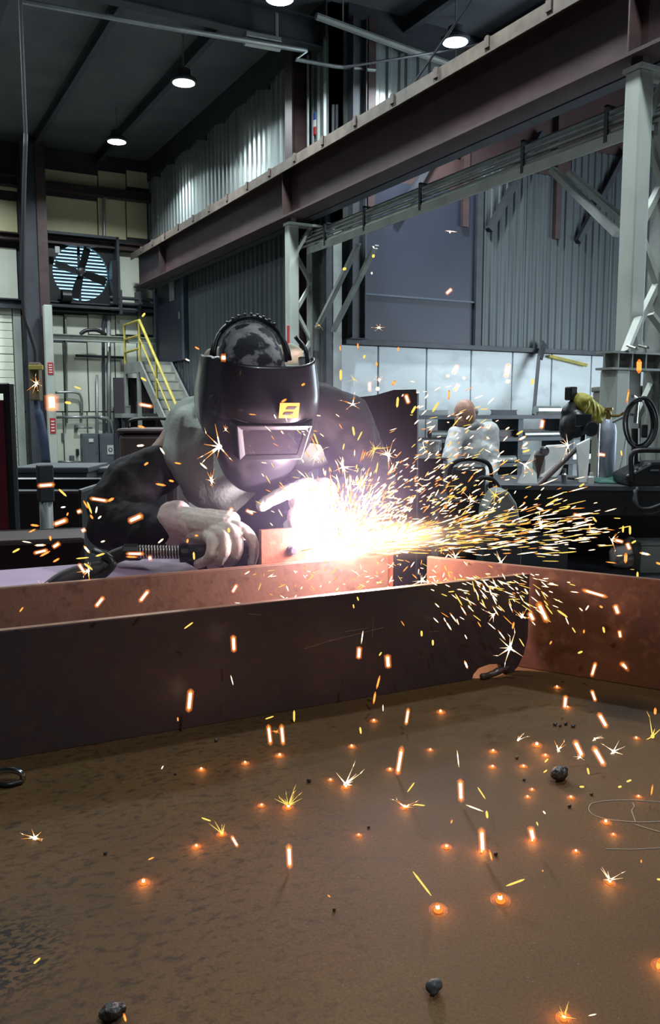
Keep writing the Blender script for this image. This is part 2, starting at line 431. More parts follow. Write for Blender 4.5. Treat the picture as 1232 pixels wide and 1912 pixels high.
# ================================================================== CRANE RUNWAY
y0, y1 = -3.0, 19.6
rw = thing('crane_runway_beam', 'long dark red crane runway beam crossing the hall on column tops', 'beam', (5.7, 11.6, 4.35))
ztop, zbot = 5.10, 4.36
MB().hbeam((5.7, y0, (ztop + zbot) / 2), (5.7, y1, (ztop + zbot) / 2), ztop - zbot, .30, .03, .02).build('beam', maroonsteel, rw)
mb = MB(); mb.box((5.50, y0, ztop), (5.90, y1, ztop + .02)).box((5.50, y0, ztop - .12), (5.515, y1, ztop)).box((5.885, y0, ztop - .12), (5.90, y1, ztop))
mb.build('cap_channel', ochresteel, rw, label='dusty ochre cap channel')
MB().box((5.67, y0, ztop + .02), (5.73, y1, ztop + .1)).box((5.64, y0, ztop + .02), (5.76, y1, ztop + .035)).build('rail', darksteel, rw)
clip = None
for i in range(26):
    y = y0 + .5 + i * .85
    if clip is None: clip = MB().box((5.485, y - .035, ztop - .07), (5.503, y + .035, ztop + .03)).box((5.485, y - .02, ztop + .02), (5.6, y + .02, ztop + .04)).build('rail_clip', ochresteel, rw); yc = y
    else:
        c = clip.copy(); COL.objects.link(c); c.location.y = y - yc
for y in (5.13, 11.6, 17.6):
    MB().box((5.55, y - .008, zbot + .03), (5.69, y + .008, ztop - .03)).build('web_stiffener', maroonsteel, rw)
tag(MB().hbeam((5.98, y0, 4.62), (5.98, YF - .6, 4.62), .5, .16, .02, .015).build('tie_beam', darksteel), 'dark steel tie beam behind the crane runway', 'beam')

# ================================================================== COLUMNS
def lattice_column(y, label):
    t = thing('crane_column', label, 'column', (5.7, y, 0))
    MB().box((5.62, y - .08, .03), (5.78, y + .08, 4.26)).build('front_leg', whitesteel, t, bevel=.012)
    MB().hbeam((6.09, y, 2.15), (6.09, y, 4.2), .2, .17, .014, .012, (1, 0, 0)).hbeam((6.09, y, .03), (6.09, y, 2.15), .2, .17, .014, .012, (1, 0, 0)).build('rear_leg', greysteel, t)
    z = .5; k = 0
    while z < 4.0:
        a, b = (5.76, 6.02) if k % 2 == 0 else (6.02, 5.76)
        MB().bar((a, y, z), (b, y, z + .42), .05, .06, (0, 1, 0)).build('lacing_bar', whitesteel, t); z += .42; k += 1
    MB().box((5.605, y - .10, 4.26), (6.22, y + .10, 4.30)).build('cap_plate', whitesteel, t, bevel=.004)
    MB().box((5.5, y - .16, 0), (6.26, y + .16, .03)).build('base_plate', greysteel, t)
    MB().box((5.66, y - .06, 4.30), (5.74, y + .06, 4.36)).build('bearing', maroonsteel, t)
    return t
cl = lattice_column(11.6, 'white laced crane column behind the welder, further one')
s = MB().box((5.605, 11.53, U(545, 628, 11.5).z - .12), (5.62, 11.59, U(545, 628, 11.5).z + .16)).build('warning_label', redprint, cl, label='small red warning label')
cr = lattice_column(5.13, 'white laced crane column nearest the camera at the right edge')
# pedestal under the near column
zz = 1.5 + (770 - 678) / 1580 * 7.2
mb = MB(); mb.hbeam((5.28, 5.0, zz), (6.35, 5.0, zz), .15, .18, .018, .014)
for x in (5.36, 5.52, 5.68, 5.86, 6.05, 6.2): mb.box((x - .007, 4.92, zz - .06), (x + .007, 5.08, zz + .06))
mb.build('seat_beam', greysteel, cr)
for x in (5.42, 6.08):
    MB().box((x - .075, 4.92, 0), (x + .075, 5.1, zz - .075)).build('pedestal_leg', whitesteel, cr, bevel=.01)
for a, b in (((5.44, 4.93, zz + .07), (5.66, 5.0, zz + .36)), ((6.12, 4.93, zz + .07), (5.80, 5.0, zz + .40))):
    MB().bar(a, b, .03, .07, (0, 1, 0)).build('gusset', whitesteel, cr)
MB().tube(spline([(5.42, 4.9, zz + .12), (5.47, 4.84, zz + .09), (5.53, 4.9, zz + .11)], 4), .011, 6).tube(spline([(5.53, 4.88, zz + .12), (5.58, 4.82, zz + .1), (5.64, 4.9, zz + .12)], 4), .011, 6).build('hook', chrome, cr)

def dark_column(x, y, w, d, label, m=darksteel, z1=7.3, xd=True):
    t = thing('building_column', label, 'column', (x, y, 0))
    up = (1, 0, 0) if xd else (0, 1, 0)
    MB().hbeam((x, y, .02), (x, y, z1), d, w, .025, .018, up).build('shaft', m, t)
    MB().box((x - d / 2 - .05, y - w / 2 - .05, 0), (x + d / 2 + .05, y + w / 2 + .05, .02)).build('base_plate', m, t)
    return t
dark_column(6.0, 12.0, .24, .3, 'dark red building column carrying the red, white and blue canister', maroonsteel)
p = U(664, 210, 11.25)
t = thing('wall_post', 'dark wall post standing on the ledge right of the bright corrugated strip', 'column', (p.x, 11.2, zb + .06))
MB().hbeam((p.x, 11.2, zb + .06), (p.x, 11.2, 7.2), .24, .16, .02, .02, (1, 0, 0)).build('shaft', darksteel, t)
MB().box((p.x - .16, 11.09, zb + .052), (p.x + .16, 11.3, zb + .06)).build('foot_plate', darksteel, t)
p = U(606, 600, 11.35); tag(MB().box((p.x - .06, 11.2, 0), (p.x + .05, 11.32, 4.2)).build('corner_post', darksteel, bevel=.01), 'narrow column flange in painted shade beside the laced column, behind the welder', 'column')  # dark colour paints the shaded flange of the building column
p = U(621, 600, 11.37); tag(MB().box((p.x - .08, 11.22, 0), (p.x + .08, 11.34, 4.2)).build('corner_post', greysteel, bevel=.01), 'pale grey post at the left end of the white panels', 'column')
p = U(57, 500, 19.9); dark_column(p.x, 19.85, .36, .52, 'broad dark steel column left of the wall fan', darksteel, xd=False)
p = U(78, 460, 19.7); dark_column(p.x, 19.62, .2, .14, 'narrow dark red-brown column beside the wall fan', maroonsteel, xd=False)
# canister on the column
c = U(592, 232, 11.78)
t = thing('fire_canister', 'red, white and blue canister hung high on the dark red column', 'canister', c - UP * .17)
MB().lathe(c - UP * .17, [(.05, 0), (.06, .01), (.06, .12)], 14).build('red_base', redprint, t)
MB().lathe(c - UP * .05, [(.06, 0), (.06, .1)], 14).build('white_band', paper, t)
MB().lathe(c + UP * .05, [(.06, 0), (.06, .1), (.03, .14)], 14).build('blue_top', M('blue_paint', (.05, .12, .4), .4), t)
MB().bar(c + Vector((.03, .09, 0)), c + Vector((.03, .2, 0)), .04, .2).build('bracket', darksteel, t)
tag(MB().tube([U(575, 103, 11.75), U(575, 318, 11.75)], .022, 8).build('conduit_drop', pipegrey), 'bright vertical conduit left of the dark red column', 'conduit')
tag(MB().tube([U(622, 196, 11.3), U(622, 300, 11.3)], .022, 6).tube([U(629, 196, 11.3), U(629, 300, 11.3)], .022, 6).build('conduit_pair', darksteel), 'pair of dark conduits on the bright corrugated strip', 'conduit')
# small dark brackets along the foot of the upper wall
for px, py in ((437, 385), (349, 432)):
    p = V(px, py, XS - .1)
    tag(MB().box((p.x - .06, p.y - .12, p.z - .06), (p.x + .04, p.y + .12, p.z + .06)).bar(p, p + Vector((0, 0, -.35)), .03, .03).build('wall_bracket', black, bevel=.006),
        'small black wall bracket above the runway, ' + ('nearer the dark red column' if px > 400 else 'nearer the fan'), 'bracket')

# ================================================================== CHANNEL WITH CONDUITS AND KNEE BRACES
ch = thing('conduit_rack', 'white channel beam carrying grey conduits between the two crane columns', 'beam', (6.0, 8.4, 3.95))
MB().box((5.94, 5.2, 3.92), (6.10, 11.55, 3.935)).box((5.93, 5.2, 3.86), (5.945, 11.55, 3.96)).box((6.09, 5.2, 3.92), (6.10, 11.55, 4.06)).build('channel', whitesteel, ch)
for i, (x, z) in enumerate(((5.97, 4.0), (5.99, 4.07), (6.0, 4.13), (6.03, 4.19))):
    MB().tube([(x, 4.6, z), (x, 11.9, z)], .022 + .004 * (i % 2), 8).build('conduit', pipegrey, ch)
for y in (5.7, 6.8, 8.6, 9.9, 11.0):
    MB().box((5.925, y - .02, 3.9), (5.945, y + .02, 4.22)).box((5.925, y - .02, 4.205), (6.07, y + .02, 4.22)).build('conduit_clamp', darksteel, ch)
for p, q, sgn in ((V(668, 458, 5.93), V(592, 612, 5.93), 0), (V(700, 462, 6.08), V(622, 618, 6.08), 0), (V(1030, 318, 5.93), V(1152, 438, 5.93), 1), (V(1062, 325, 6.08), V(1172, 420, 6.08), 1)):
    w = MB().bar(p, q, .05, .07, (1, 0, 0)); w.bar(p + Vector((0.03, 0, .03)), q + Vector((.03, 0, .03)), .012, .05, (1, 0, 0))
    tag(w.build('knee_brace', greysteel), ['grey knee brace rising from the far column to the channel, ', 'dark-lined grey knee brace on the near column, '][sgn] + ('front one' if p.x < 6 else 'rear one'), 'brace')
# ================================================================== THE WALL FAN
fan = thing('wall_fan', 'large square black exhaust fan with daylight showing through its louvres', 'fan', (fc.x, YF - .2, fc.z))
H2 = .80
# housing plate with a round hole, and its box frame
mb = MB(); N_ = 48; ring = []; sq = []
for k in range(N_):
    a = 2 * math.pi * k / N_; c, s = math.cos(a), math.sin(a); m = max(abs(c), abs(s))
    ring.append((fc.x + FR * c, YF - .10, fc.z + FR * s)); sq.append((fc.x + H2 * c / m, YF - .10, fc.z + H2 * s / m))
fr = [Vector(p) + Vector((0, .10, 0)) for p in ring]
mb.add(ring + sq + fr, [[k, (k + 1) % N_, N_ + (k + 1) % N_, N_ + k] for k in range(N_)] + [[k, 2 * N_ + k, 2 * N_ + (k + 1) % N_, (k + 1) % N_] for k in range(N_)])
mb.build('orifice_plate', black, fan)
mb = MB()
for sx in (-1, 1):
    mb.box((fc.x + sx * H2 - .03, YF - .42, fc.z - H2 - .03), (fc.x + sx * H2 + .03, YF - .04, fc.z + H2 + .03))
    mb.box((fc.x - H2, YF - .42, fc.z + sx * H2 - .03), (fc.x + H2, YF - .04, fc.z + sx * H2 + .03))
mb.build('housing_frame', darksteel, fan)
for i in range(19):                                    # louvre slats standing half open
    z = fc.z - .70 + i * .0775
    MB().bar((fc.x - .72, YF + .10, z), (fc.x + .72, YF + .10, z), .05, .026, (0, .5, 1)).build('louvre_slat', darksteel, fan)
MB().box((fc.x - .03, YF + .05, fc.z - .72), (fc.x + .03, YF + .09, fc.z + .72)).build('mullion', darksteel, fan)
for k in range(4):
    a = math.radians(12 + 90 * k); u = Vector((math.sin(a), 0, math.cos(a))); w = Vector((math.cos(a), 0, -math.sin(a)))
    c = Vector((fc.x, YF - .14, fc.z))
    pts = [c + u * .08 - w * .06, c + u * .08 + w * .06, c + u * .3 + w * .105, c + u * .59 + w * .13, c + u * .6 - w * .04, c + u * .35 - w * .07]
    pts = [p + Vector((0, .05 * ((p - c).dot(w)) / .1, 0)) for p in pts]
    MB().prism(pts, (0, .012, 0)).build('blade', black, fan)
MB().lathe((fc.x, YF - .22, fc.z), [(.05, 0), (.11, .02), (.11, .10), (.05, .12)], 18, (0, 1, 0)).build('hub', black, fan)
for a in (0.3, 2.4, 4.4):
    MB().lathe((fc.x + .07 * math.cos(a), YF - .235, fc.z + .07 * math.sin(a)), [(.016, 0), (.012, .02)], 8, (0, 1, 0)).build('bolt', chrome, fan)
MB().bar((fc.x - .76, YF - .30, fc.z), (fc.x + .76, YF - .30, fc.z), .05, .07).build('motor_rail', black, fan) if False else None
MB().lathe((fc.x - .52, YF - .36, fc.z - .58), [(.05, 0), (.14, .02), (.14, .22), (.05, .24)], 16, (1, 0, 0)).build('motor', black, fan)
p = U(107, 466, YF - .43); MB().box((p.x - .05, YF - .44, p.z - .07), (p.x + .05, YF - .415, p.z + .07)).build('rating_plate', paper, fan)
p = U(205, 530, YF - .2); tag(MB().box((p.x, YF - .45, p.z - .5), (p.x + .13, YF - .04, p.z + .5)).build('fan_shutter', black, bevel=.01), 'narrow black shutter panel against the right side of the wall fan', 'shutter')
p0, p1 = U(205, 565, 20.0), U(292, 578, 20.0)
t = thing('pipe_rack', 'dark pipe rack on the wall right of the fan', 'pipes', (p0.x, 20.05, p0.z))
for i in range(3):
    MB().tube([(p0.x, 20.0, p0.z + .12 - .13 * i), (XS - .1, 20.0, p0.z + .12 - .13 * i)], .04, 8).build('pipe', darksteel, t)
for x in (p0.x + .25, p0.x + .7):
    MB().box((x - .03, 19.94, p0.z - .25), (x + .03, 20.3, p0.z + .3)).build('hanger', darksteel, t)

# ================================================================== SERVICES ON THE FAR WALL
def conduit(pts, r, label, mat=pipegrey, name='wall_conduit', y=20.25):
    return tag(MB().tube(spline([U(a, b, y) for a, b in pts], 5) if len(pts) > 2 else [U(a, b, y) for a, b in pts], r, 8).build(name, mat, smooth=True), label, 'conduit')
conduit([(197, 368), (194, 380), (195, 455)], .035, 'bent grey conduit on the cream panels above the fan')
conduit([(203, 585), (204, 862)], .05, 'thick pale conduit down the wall left of the stairs')
conduit([(195, 590), (193, 640), (196, 862)], .035, 'dark wavy cable down the wall beside the thick conduit', darksteel)
conduit([(181, 700), (182, 862)], .03, 'thin grey conduit passing between the two electrical cabinets')
conduit([(275, 365), (277, 470)], .02, 'thin conduit on the cream panels at the wall corner', darksteel)
conduit([(122, 590), (124, 650), (125, 790)], .022, 'thin conduit down the wall below the fan')
conduit([(100, 733), (142, 733), (152, 745), (153, 775)], .03, 'grey conduit bending down on the wall, over the orange flare')
conduit([(98, 779), (190, 779)], .035, 'long grey conduit across the wall above the electrical cabinets')
conduit([(186, 779), (204, 784), (212, 805), (213, 840)], .05, 'thick grey conduit bending down into the right-hand cabinet')
conduit([(141, 664), (235, 668)], .03, 'dark pipe fixed across the wall beside the stair landing', darksteel)
conduit([(140, 798), (172, 799)], .02, 'short conduit joining the small switch box to the cabinet')
conduit([(108, 862), (150, 863)], .03, 'low conduit along the foot of the wall')
def wbox(name, x0, x1, y0, y1, mat, label, cat, dep=.22, door=True):
    a, b = U(x0, (y0 + y1) / 2, YF), U(x1, (y0 + y1) / 2, YF); z1, z0 = U((x0 + x1) / 2, y0, YF).z, U((x0 + x1) / 2, y1, YF).z
    t = thing(name, label, cat, ((a.x + b.x) / 2, YF - .05, z0))
    MB().box((a.x, YF - dep - .03, z0), (b.x, YF - .03, z1)).build('body', mat, t, bevel=.012)
    if door:
        MB().box((a.x + .03, YF - dep - .05, z0 + .04), (b.x - .03, YF - dep - .03, z1 - .04)).build('door', mat, t, bevel=.006)
        MB().box((b.x - .07, YF - dep - .075, (z0 + z1) / 2 - .06), (b.x - .045, YF - dep - .05, (z0 + z1) / 2 + .06)).build('latch', chrome, t)
    return t, a.x, b.x, z0, z1
greycab = M('grey_cabinet', (.14, .165, .18), .45, .1, (.11, .13, .145), 3)
t, a, b, z0, z1 = wbox('electrical_cabinet', 150, 180, 809, 872, greycab, 'left grey electrical cabinet with a small pale tag', 'electrical box')
MB().box(((a + b) / 2 - .05, YF - .29, z1 - .2), ((a + b) / 2 + .06, YF - .28, z1 - .12)).build('tag', paper, t)
t, a, b, z0, z1 = wbox('electrical_cabinet', 182, 216, 809, 872, greycab, 'right grey electrical cabinet with a square white sign', 'electrical box')
cx, cz = (a + b) / 2 + .02, (z0 + z1) / 2 + .02
sg = MB().box((cx - .075, YF - .29, cz - .11), (cx + .075, YF - .28, cz + .11)).build('sign', paper, t)
MB().lathe((cx, YF - .295, cz), [(.05, 0), (.05, .006)], 16, (0, 1, 0)).build('sign_disc', darkprint, sg)
MB().lathe((cx, YF - .299, cz), [(.03, 0), (.03, .004)], 16, (0, 1, 0)).build('sign_centre', paper, sg)
wbox('switch_box', 138, 144, 793, 803, greycab, 'small grey switch box on the wall above the left cabinet', 'electrical box', .1, False)
wbox('switch_box', 129, 137, 850, 862, greycab, 'small grey box low on the wall left of the cabinets', 'electrical box', .1, False)
wbox('slot_plate', 114, 119, 808, 824, greycab, 'narrow dark plate on the pale wall panel', 'plate', .04, False)
wbox('switch_box', 141, 146, 838, 850, black, 'small black socket box beside the left cabinet', 'electrical box', .08, False)
# white jamb post with its red printed labels
pz = U(88, 570, 19.3); pb = U(95, 870, 19.3)
t = thing('door_post', 'white steel door post with red printed labels, left of the pale wall', 'post', (pz.x, 19.3, 0))
MB().box((pz.x - .085, 19.2, 0), (pz.x + .085, 19.4, pz.z)).build('shaft', whitesteel, t, bevel=.012)
for y, h in ((688, .26), (795, .34)):
    zz_ = U(92, y, 19.2).z; pl = MB().box((pz.x - .06, 19.19, zz_ - h / 2), (pz.x + .06, 19.2, zz_ + h / 2)).build('warning_label', redprint, t, label='red and white printed label')
    for k in range(4): MB().box((pz.x - .035, 19.184, zz_ - h * .36 + k * h * .2), (pz.x + .035, 19.19, zz_ - h * .28 + k * h * .2)).build('print_line', paper, pl)
# coil of cable resting on the lintel
c = U(173, 622, 19.9)
tag(MB().tube(spline([c + Vector((-.28, 0, -.04)), c + Vector((-.15, 0, .05)), c + Vector((.1, 0, .07)), c + Vector((.3, 0, -.03))], 5), .045, 8).build('cable_bundle', black, smooth=True), 'black cable bundle lying on the white lintel', 'cable')

# ================================================================== HANGING PENDANT
pd = 9.0
t = thing('control_pendant', 'brown crane control pendant box hanging on a black cable at left', 'pendant', D(67, 715, pd))
MB().obox(D(67, 713, pd), RT * .055, FW * .05, UP * .20).build('box', M('pendant_brown', (.16, .12, .06), .55, 0, (.09, .07, .045), 9), t, bevel=.012)
MB().obox(D(67, 686, pd - .06), RT * .075, FW * .02, UP * .025).build('clamp', M('pendant_yellow', (.35, .28, .07), .5), t, bevel=.006)
for i in range(3): MB().lathe(D(67, 700 + 12 * i, pd - .05), [(.018, 0), (.018, .02)], 10, -FW).build('button', black, t)
MB().tube(spline([D(48, 250, pd), D(44, 400, pd), D(44, 570, pd), D(56, 620, pd), D(66, 655, pd), D(67, 684, pd)], 6), .022, 8).build('cable', blackrubber, t, smooth=True)
q = D(48, 250, pd); MB().tube([q, Vector((q.x, q.y, ZR - .1))], .02, 6).build('upper_cable', blackrubber, t)
MB().tube(spline([D(67, 742, pd), D(72, 770, pd), D(80, 810, pd), D(86, 866, pd)], 6), [.03] * 6 + [.045] * 6 + [.05] * 6 + [.05], 8).build('lower_sleeve', M('blue_sleeve', (.03, .045, .09), .6), t, smooth=True)

# ================================================================== STAIRS
st = thing('steel_stairs', 'pale steel stairs with yellow handrails up to a landing by the blue door', 'stairs', (5.4, 16, 0))
TL = U(262, 676, 18.6)                                   # head of the left stringer
x0s, x1s, zl = TL.x, XS - .17, TL.z
run, rise = 3.35, zl; nst = 13
def stp(k): return 18.6 - run * k / nst, zl - rise * k / nst
for x in (x0s, x1s):
    MB().prism([(x - .02, 18.6, zl + .02), (x - .02, 18.6, zl - .30), (x - .02, 18.6 - run, -.0), (x - .02, 18.6 - run - .1, .0), (x - .02, 18.6 - run - .1, .15)], (.04, 0, 0)).build('stringer', greysteel, st)
    MB().box((x - .02, 18.6, zl - .22), (x + .02, 19.9, zl + .02)).build('landing_edge', greysteel, st)
MB().box((x0s, 18.6, zl - .22), (x1s, 18.64, zl + .02)).build('landing_edge', greysteel, st)
tread = None
treadm = M('stair_tread', (.50, .51, .44), .55, .1, (.36, .37, .33), 5)
for k in range(1, nst):
    y, z = stp(k)
    MB().box((x0s + .02, y - .02, z - .035), (x1s - .02, y + .24, z)).build('tread', treadm, st)
    MB().box((x0s + .02, y + .215, z), (x1s - .02, y + .225, z + rise / nst - .05)).build('riser', treadm, st)
MB().box((x0s, 18.62, zl - .02), (x1s, 19.9, zl + .015)).build('landing_plate', treadm, st)
for x, y in ((x0s, 19.85), (x1s, 19.85), (x0s, 18.75)):
    MB().box((x - .04, y - .04, 0), (x + .04, y + .04, zl - .2)).build('leg', greysteel, st)
hp = U(260, 598, 18.62).z
def rail(pts, name='rail', r=.028, m=yellowrail): MB().tube(pts, r, 8).build(name, m, st)
for y in (19.85, 18.62): MB().tube([(x0s, y, zl), (x0s, y, hp)], .028, 8).build('post', yellowrail, st)
rail([(x0s, 19.85, hp), (x0s, 18.62, hp)]); rail([(x0s, 19.85, hp - .33), (x0s, 18.62, hp - .33)]); rail([(x0s, 19.85, zl + .28), (x0s, 18.62, zl + .3)], 'toe_rail')
for k in (4.5, 9.5):
    y, z = stp(k); MB().tube([(x0s, y, z), (x0s, y, z + (hp - zl))], .026, 8).build('post', yellowrail, st)
ya, za = stp(0); yb, zb2 = stp(11.5)
rail([(x0s, ya, hp), (x0s, yb, zb2 + hp - zl)], 'handrail', .032); rail([(x0s, ya, zl + .5), (x0s, yb, zb2 + .5)], 'mid_rail', .02)
# shelf with clutter beneath the landing
sa, sb = U(222, 772, 19.5), U(297, 765, 19.5)
t = thing('wall_shelf', 'pale wall shelf under the stair landing', 'shelf', (sa.x, 19.5, 0))
MB().box((sa.x, 19.2, sa.z - .1), (XS - .15, 19.9, sa.z)).build('board', greysteel, t)
for x in (sa.x + .05, XS - .25): MB().box((x - .03, 19.3, 0), (x + .03, 19.36, sa.z - .1)).box((x - .03, 19.8, 0), (x + .03, 19.86, sa.z - .1)).build('leg', darksteel, t)
MB().box((sa.x, 19.9, 0), (XS - .12, 19.95, zl - .3)).build('shade_sheet', M('shadow_panel', (.045, .035, .045), .7), t)  # dark sheet added for the shade under the landing
for i, (dx, w, h, m, lb) in enumerate(((.18, .10, .16, greysteel, 'small grey tin at the left end of the shelf under the stairs'), (.42, .08, .34, maroonsteel, 'tall dark red canister on the shelf under the stairs'),
                                   (.62, .12, .2, ochresteel, 'brown box in the middle of the shelf under the stairs'), (.84, .09, .26, paper, 'pale bottle at the right end of the shelf under the stairs'))):
    mb = MB()
    if i in (0, 2): mb.box((sa.x + dx - w / 2, 19.35, sa.z), (sa.x + dx + w / 2, 19.35 + w, sa.z + h)).box((sa.x + dx - w / 2 - .008, 19.34, sa.z + h), (sa.x + dx + w / 2 + .008, 19.36 + w, sa.z + h + .02))
    else: mb.lathe((sa.x + dx, 19.4, sa.z), [(w * .48, 0), (w * .5, .01), (w * .5, h * .7), (w * .2, h * .85), (w * .2, h)], 12)
    tag(mb.build('shelf_item' if False else ('tin', 'canister', 'carton', 'bottle')[i], m), lb, ('tin', 'canister', 'box', 'bottle')[i])

# ================================================================== LEFT MIDDLE DISTANCE
# red welding screen
sd = 4.15
t = thing('welding_screen', 'dark red welding screen in a black frame at the left edge', 'screen', CW(-1.95, sd, 0))
a, b = D(-90, 735, sd), D(16, 725, sd)
MB().bar(Vector((a.x, a.y, .45)) + UP * .56, Vector((b.x, b.y, .45)) + UP * .56, .012, 1.1).build('curtain', M('red_curtain', (.16, .012, .025), .5, 0, (.10, .01, .02), 3), t)
for p in (a, b): MB().tube([Vector((p.x, p.y, .03)), Vector((p.x, p.y, b.z + .02))], .026, 8).build('frame_post', black, t)
for p in (a, b): MB().bar(Vector((p.x, p.y, .015)) - FW * .3, Vector((p.x, p.y, .015)) + FW * .3, .05, .03).build('foot', black, t)
MB().tube([Vector((a.x, a.y, b.z)), Vector((b.x, b.y, b.z))], .026, 8).build('top_bar', black, t)
# dark steel cabinets and wall of boxes behind
def floorbox(name, x0, x1, ytop, d, dep, mat, label, cat, parts='lid', bev=.012):
    a, b = D(x0, ytop, d), D(x1, ytop, d); c = (a + b) / 2; z1 = c.z; hw = (b - a).length / 2
    t = thing(name, label, cat, (c.x, c.y, 0))
    cc = Vector((c.x, c.y, 0)) + FW * dep / 2
    MB().obox(cc + UP * (z1 - .05) / 2, RT * hw, FW * dep / 2, UP * (z1 - .05) / 2).build('body', mat, t, bevel=bev)
    MB().obox(cc + UP * (z1 - .025), RT * (hw + .015), FW * (dep / 2 + .015), UP * .025).build(parts, mat, t, bevel=bev)
    return t, cc, hw, z1
slate = M('slate_steel', (.075, .08, .095), .5, .2, (.055, .058, .07), 3)
t, cc, hw, z1 = floorbox('tool_cabinet', 28, 163, 872, 7.0, .6, slate, 'dark slate steel cabinet behind the pipe stand', 'cabinet')
for i in range(3): MB().obox(cc - FW * .31 + UP * (.18 + .28 * i), RT * (hw - .04), FW * .012, UP * .12).build('drawer', slate, t, bevel=.006)
t, cc, hw, z1 = floorbox('tool_cabinet', 180, 262, 873, 7.3, .6, M('grey_bench', (.12, .115, .12), .5), 'paler grey steel cabinet beside the welder sleeve', 'cabinet')
MB().obox(cc - FW * .31 + UP * .45, RT * (hw - .05), FW * .012, UP * .36).build('door', slate, t, bevel=.006)
t, cc, hw, z1 = floorbox('power_source', 220, 330, 800, 8.6, .7, maroonsteel, 'maroon welding power source standing behind the welder', 'machine', 'cover', .05)
MB().obox(cc - FW * .37 + UP * .75, RT * (hw - .12), FW * .02, UP * .25).build('vent_panel', darksteel, t)
MB().tube(spline([cc - RT * .25 - FW * .1 + UP * z1, cc - RT * .2 - FW * .1 + UP * (z1 + .09), cc + RT * .2 - FW * .1 + UP * (z1 + .09), cc + RT * .25 - FW * .1 + UP * z1], 5), .018, 8).build('handle', black, t)
# pipe stand
c = D(83, 868, 4.1)
t = thing('pipe_stand', 'grey steel post standing upright behind the beams at left', 'stand', (c.x, c.y, 0))
MB().tube([(c.x, c.y, .02), (c.x, c.y, c.z - .16)], .032, 14).build('lower_tube', greysteel, t, smooth=True)
MB().box((c.x - .036, c.y - .036, c.z - .18), (c.x + .036, c.y + .036, c.z)).build('upper_sleeve', darksteel, t, bevel=.006)
MB().lathe((c.x, c.y, 0), [(.16, 0), (.16, .015), (.05, .03)], 16).build('base', darksteel, t)
# open black steel bin
t = thing('steel_bin', 'open black steel bin with bright worn rims at left', 'bin', CW(-1.62, 4.6, 0))
wl = M('black_bin', (.02, .02, .023), .5, .3); rim = M('worn_rim', (.12, .12, .125), .35, .8)
bx0, bx1, by0, by1, bz = -2.3, -1.40, 4.66, 5.5, 1.03
for nm, p, q in (('wall', (bx0, by0), (bx1, by0)), ('wall', (bx0, by1), (bx1, by1)), ('wall', (bx0, by0), (bx0, by1)), ('wall', (bx1, by0), (bx1, by1))):
    P, Q = CW(p[0], p[1], 0), CW(q[0], q[1], 0)
    MB().bar(P + UP * (bz / 2 + .03), Q + UP * (bz / 2 + .03), .02, bz).build('side_plate', wl, t)
    MB().tube([P + UP * (bz + .03), Q + UP * (bz + .03)], .014, 6).build('rim', rim, t)
MB().obox(CW((bx0 + bx1) / 2, (by0 + by1) / 2, .02), RT * .45, FW * .46, UP * .02).build('bottom_plate', wl, t)
# red oxide beam on trestles
b0, b1 = CW(-2.0, 3.04, 0), CW(-.985, 3.33, 0); dd = (b1 - b0).normalized(); nn = Vector((-dd.y, dd.x, 0))
t = thing('red_oxide_beam', 'dark red steel beam lying on trestles behind the tube at left', 'beam', CW(-1.5, 3.2, .62))
MB().hbeam(b0 + UP * .82, b1 + UP * .82, .40, .30, .018, .014).build('section', maroonsteel, t, bevel=.003)
MB().obox((b0 + b1) / 2 + UP * 1.021 - nn * .146, dd * .52, nn * .004, UP * .0015).obox((b0 + b1) / 2 + UP * 1.021 + nn * .146, dd * .52, nn * .004, UP * .0015).build('worn_edge', rim, t)
for k, f in enumerate((.25, .75)):
    c = b0.lerp(b1, f)
    tr = thing('trestle', ('left', 'right')[k] + ' steel trestle under the dark red beam', 'trestle', (c.x, c.y, 0))
    MB().bar(c - nn * .22 + UP * .59, c + nn * .22 + UP * .59, .08, .06).build('top_bar', darksteel, tr)
    for sx in (-1, 1):
        for sy in (-1, 1): MB().bar(c + nn * .18 * sx + UP * .57, c + nn * .24 * sx + dd * .16 * sy, .04, .04).build('leg', darksteel, tr)

# ================================================================== RIGHT MIDDLE DISTANCE
# dark steel sheet standing on edge behind the welder
pdp = 4.4
t = thing('plate_rack', 'dark brown welding curtain on a frame behind the welder, right side', 'screen', CW(.25, pdp, 0))
pts = [D(600, 760, pdp), D(640, 745, pdp), D(700, 738, pdp), D(735, 728, pdp), D(777, 727, pdp), D(779, 800, pdp)]
low = [Vector((p.x, p.y, .35)) for p in (pts[-1], pts[0])]
MB().prism(pts + low, FW * .02).build('curtain', M('brown_curtain', (.05, .03, .028), .7, 0, (.035, .02, .02), 4), t)
for p in (pts[0], pts[4]):
    MB().tube([Vector((p.x, p.y, 0)) + FW * .05, Vector((p.x, p.y, p.z - .02)) + FW * .05], .02, 8).build('frame_post', darksteel, t)
    MB().bar(Vector((p.x, p.y, .015)) - FW * .2, Vector((p.x, p.y, .015)) + FW * .3, .05, .03).build('foot', darksteel, t)
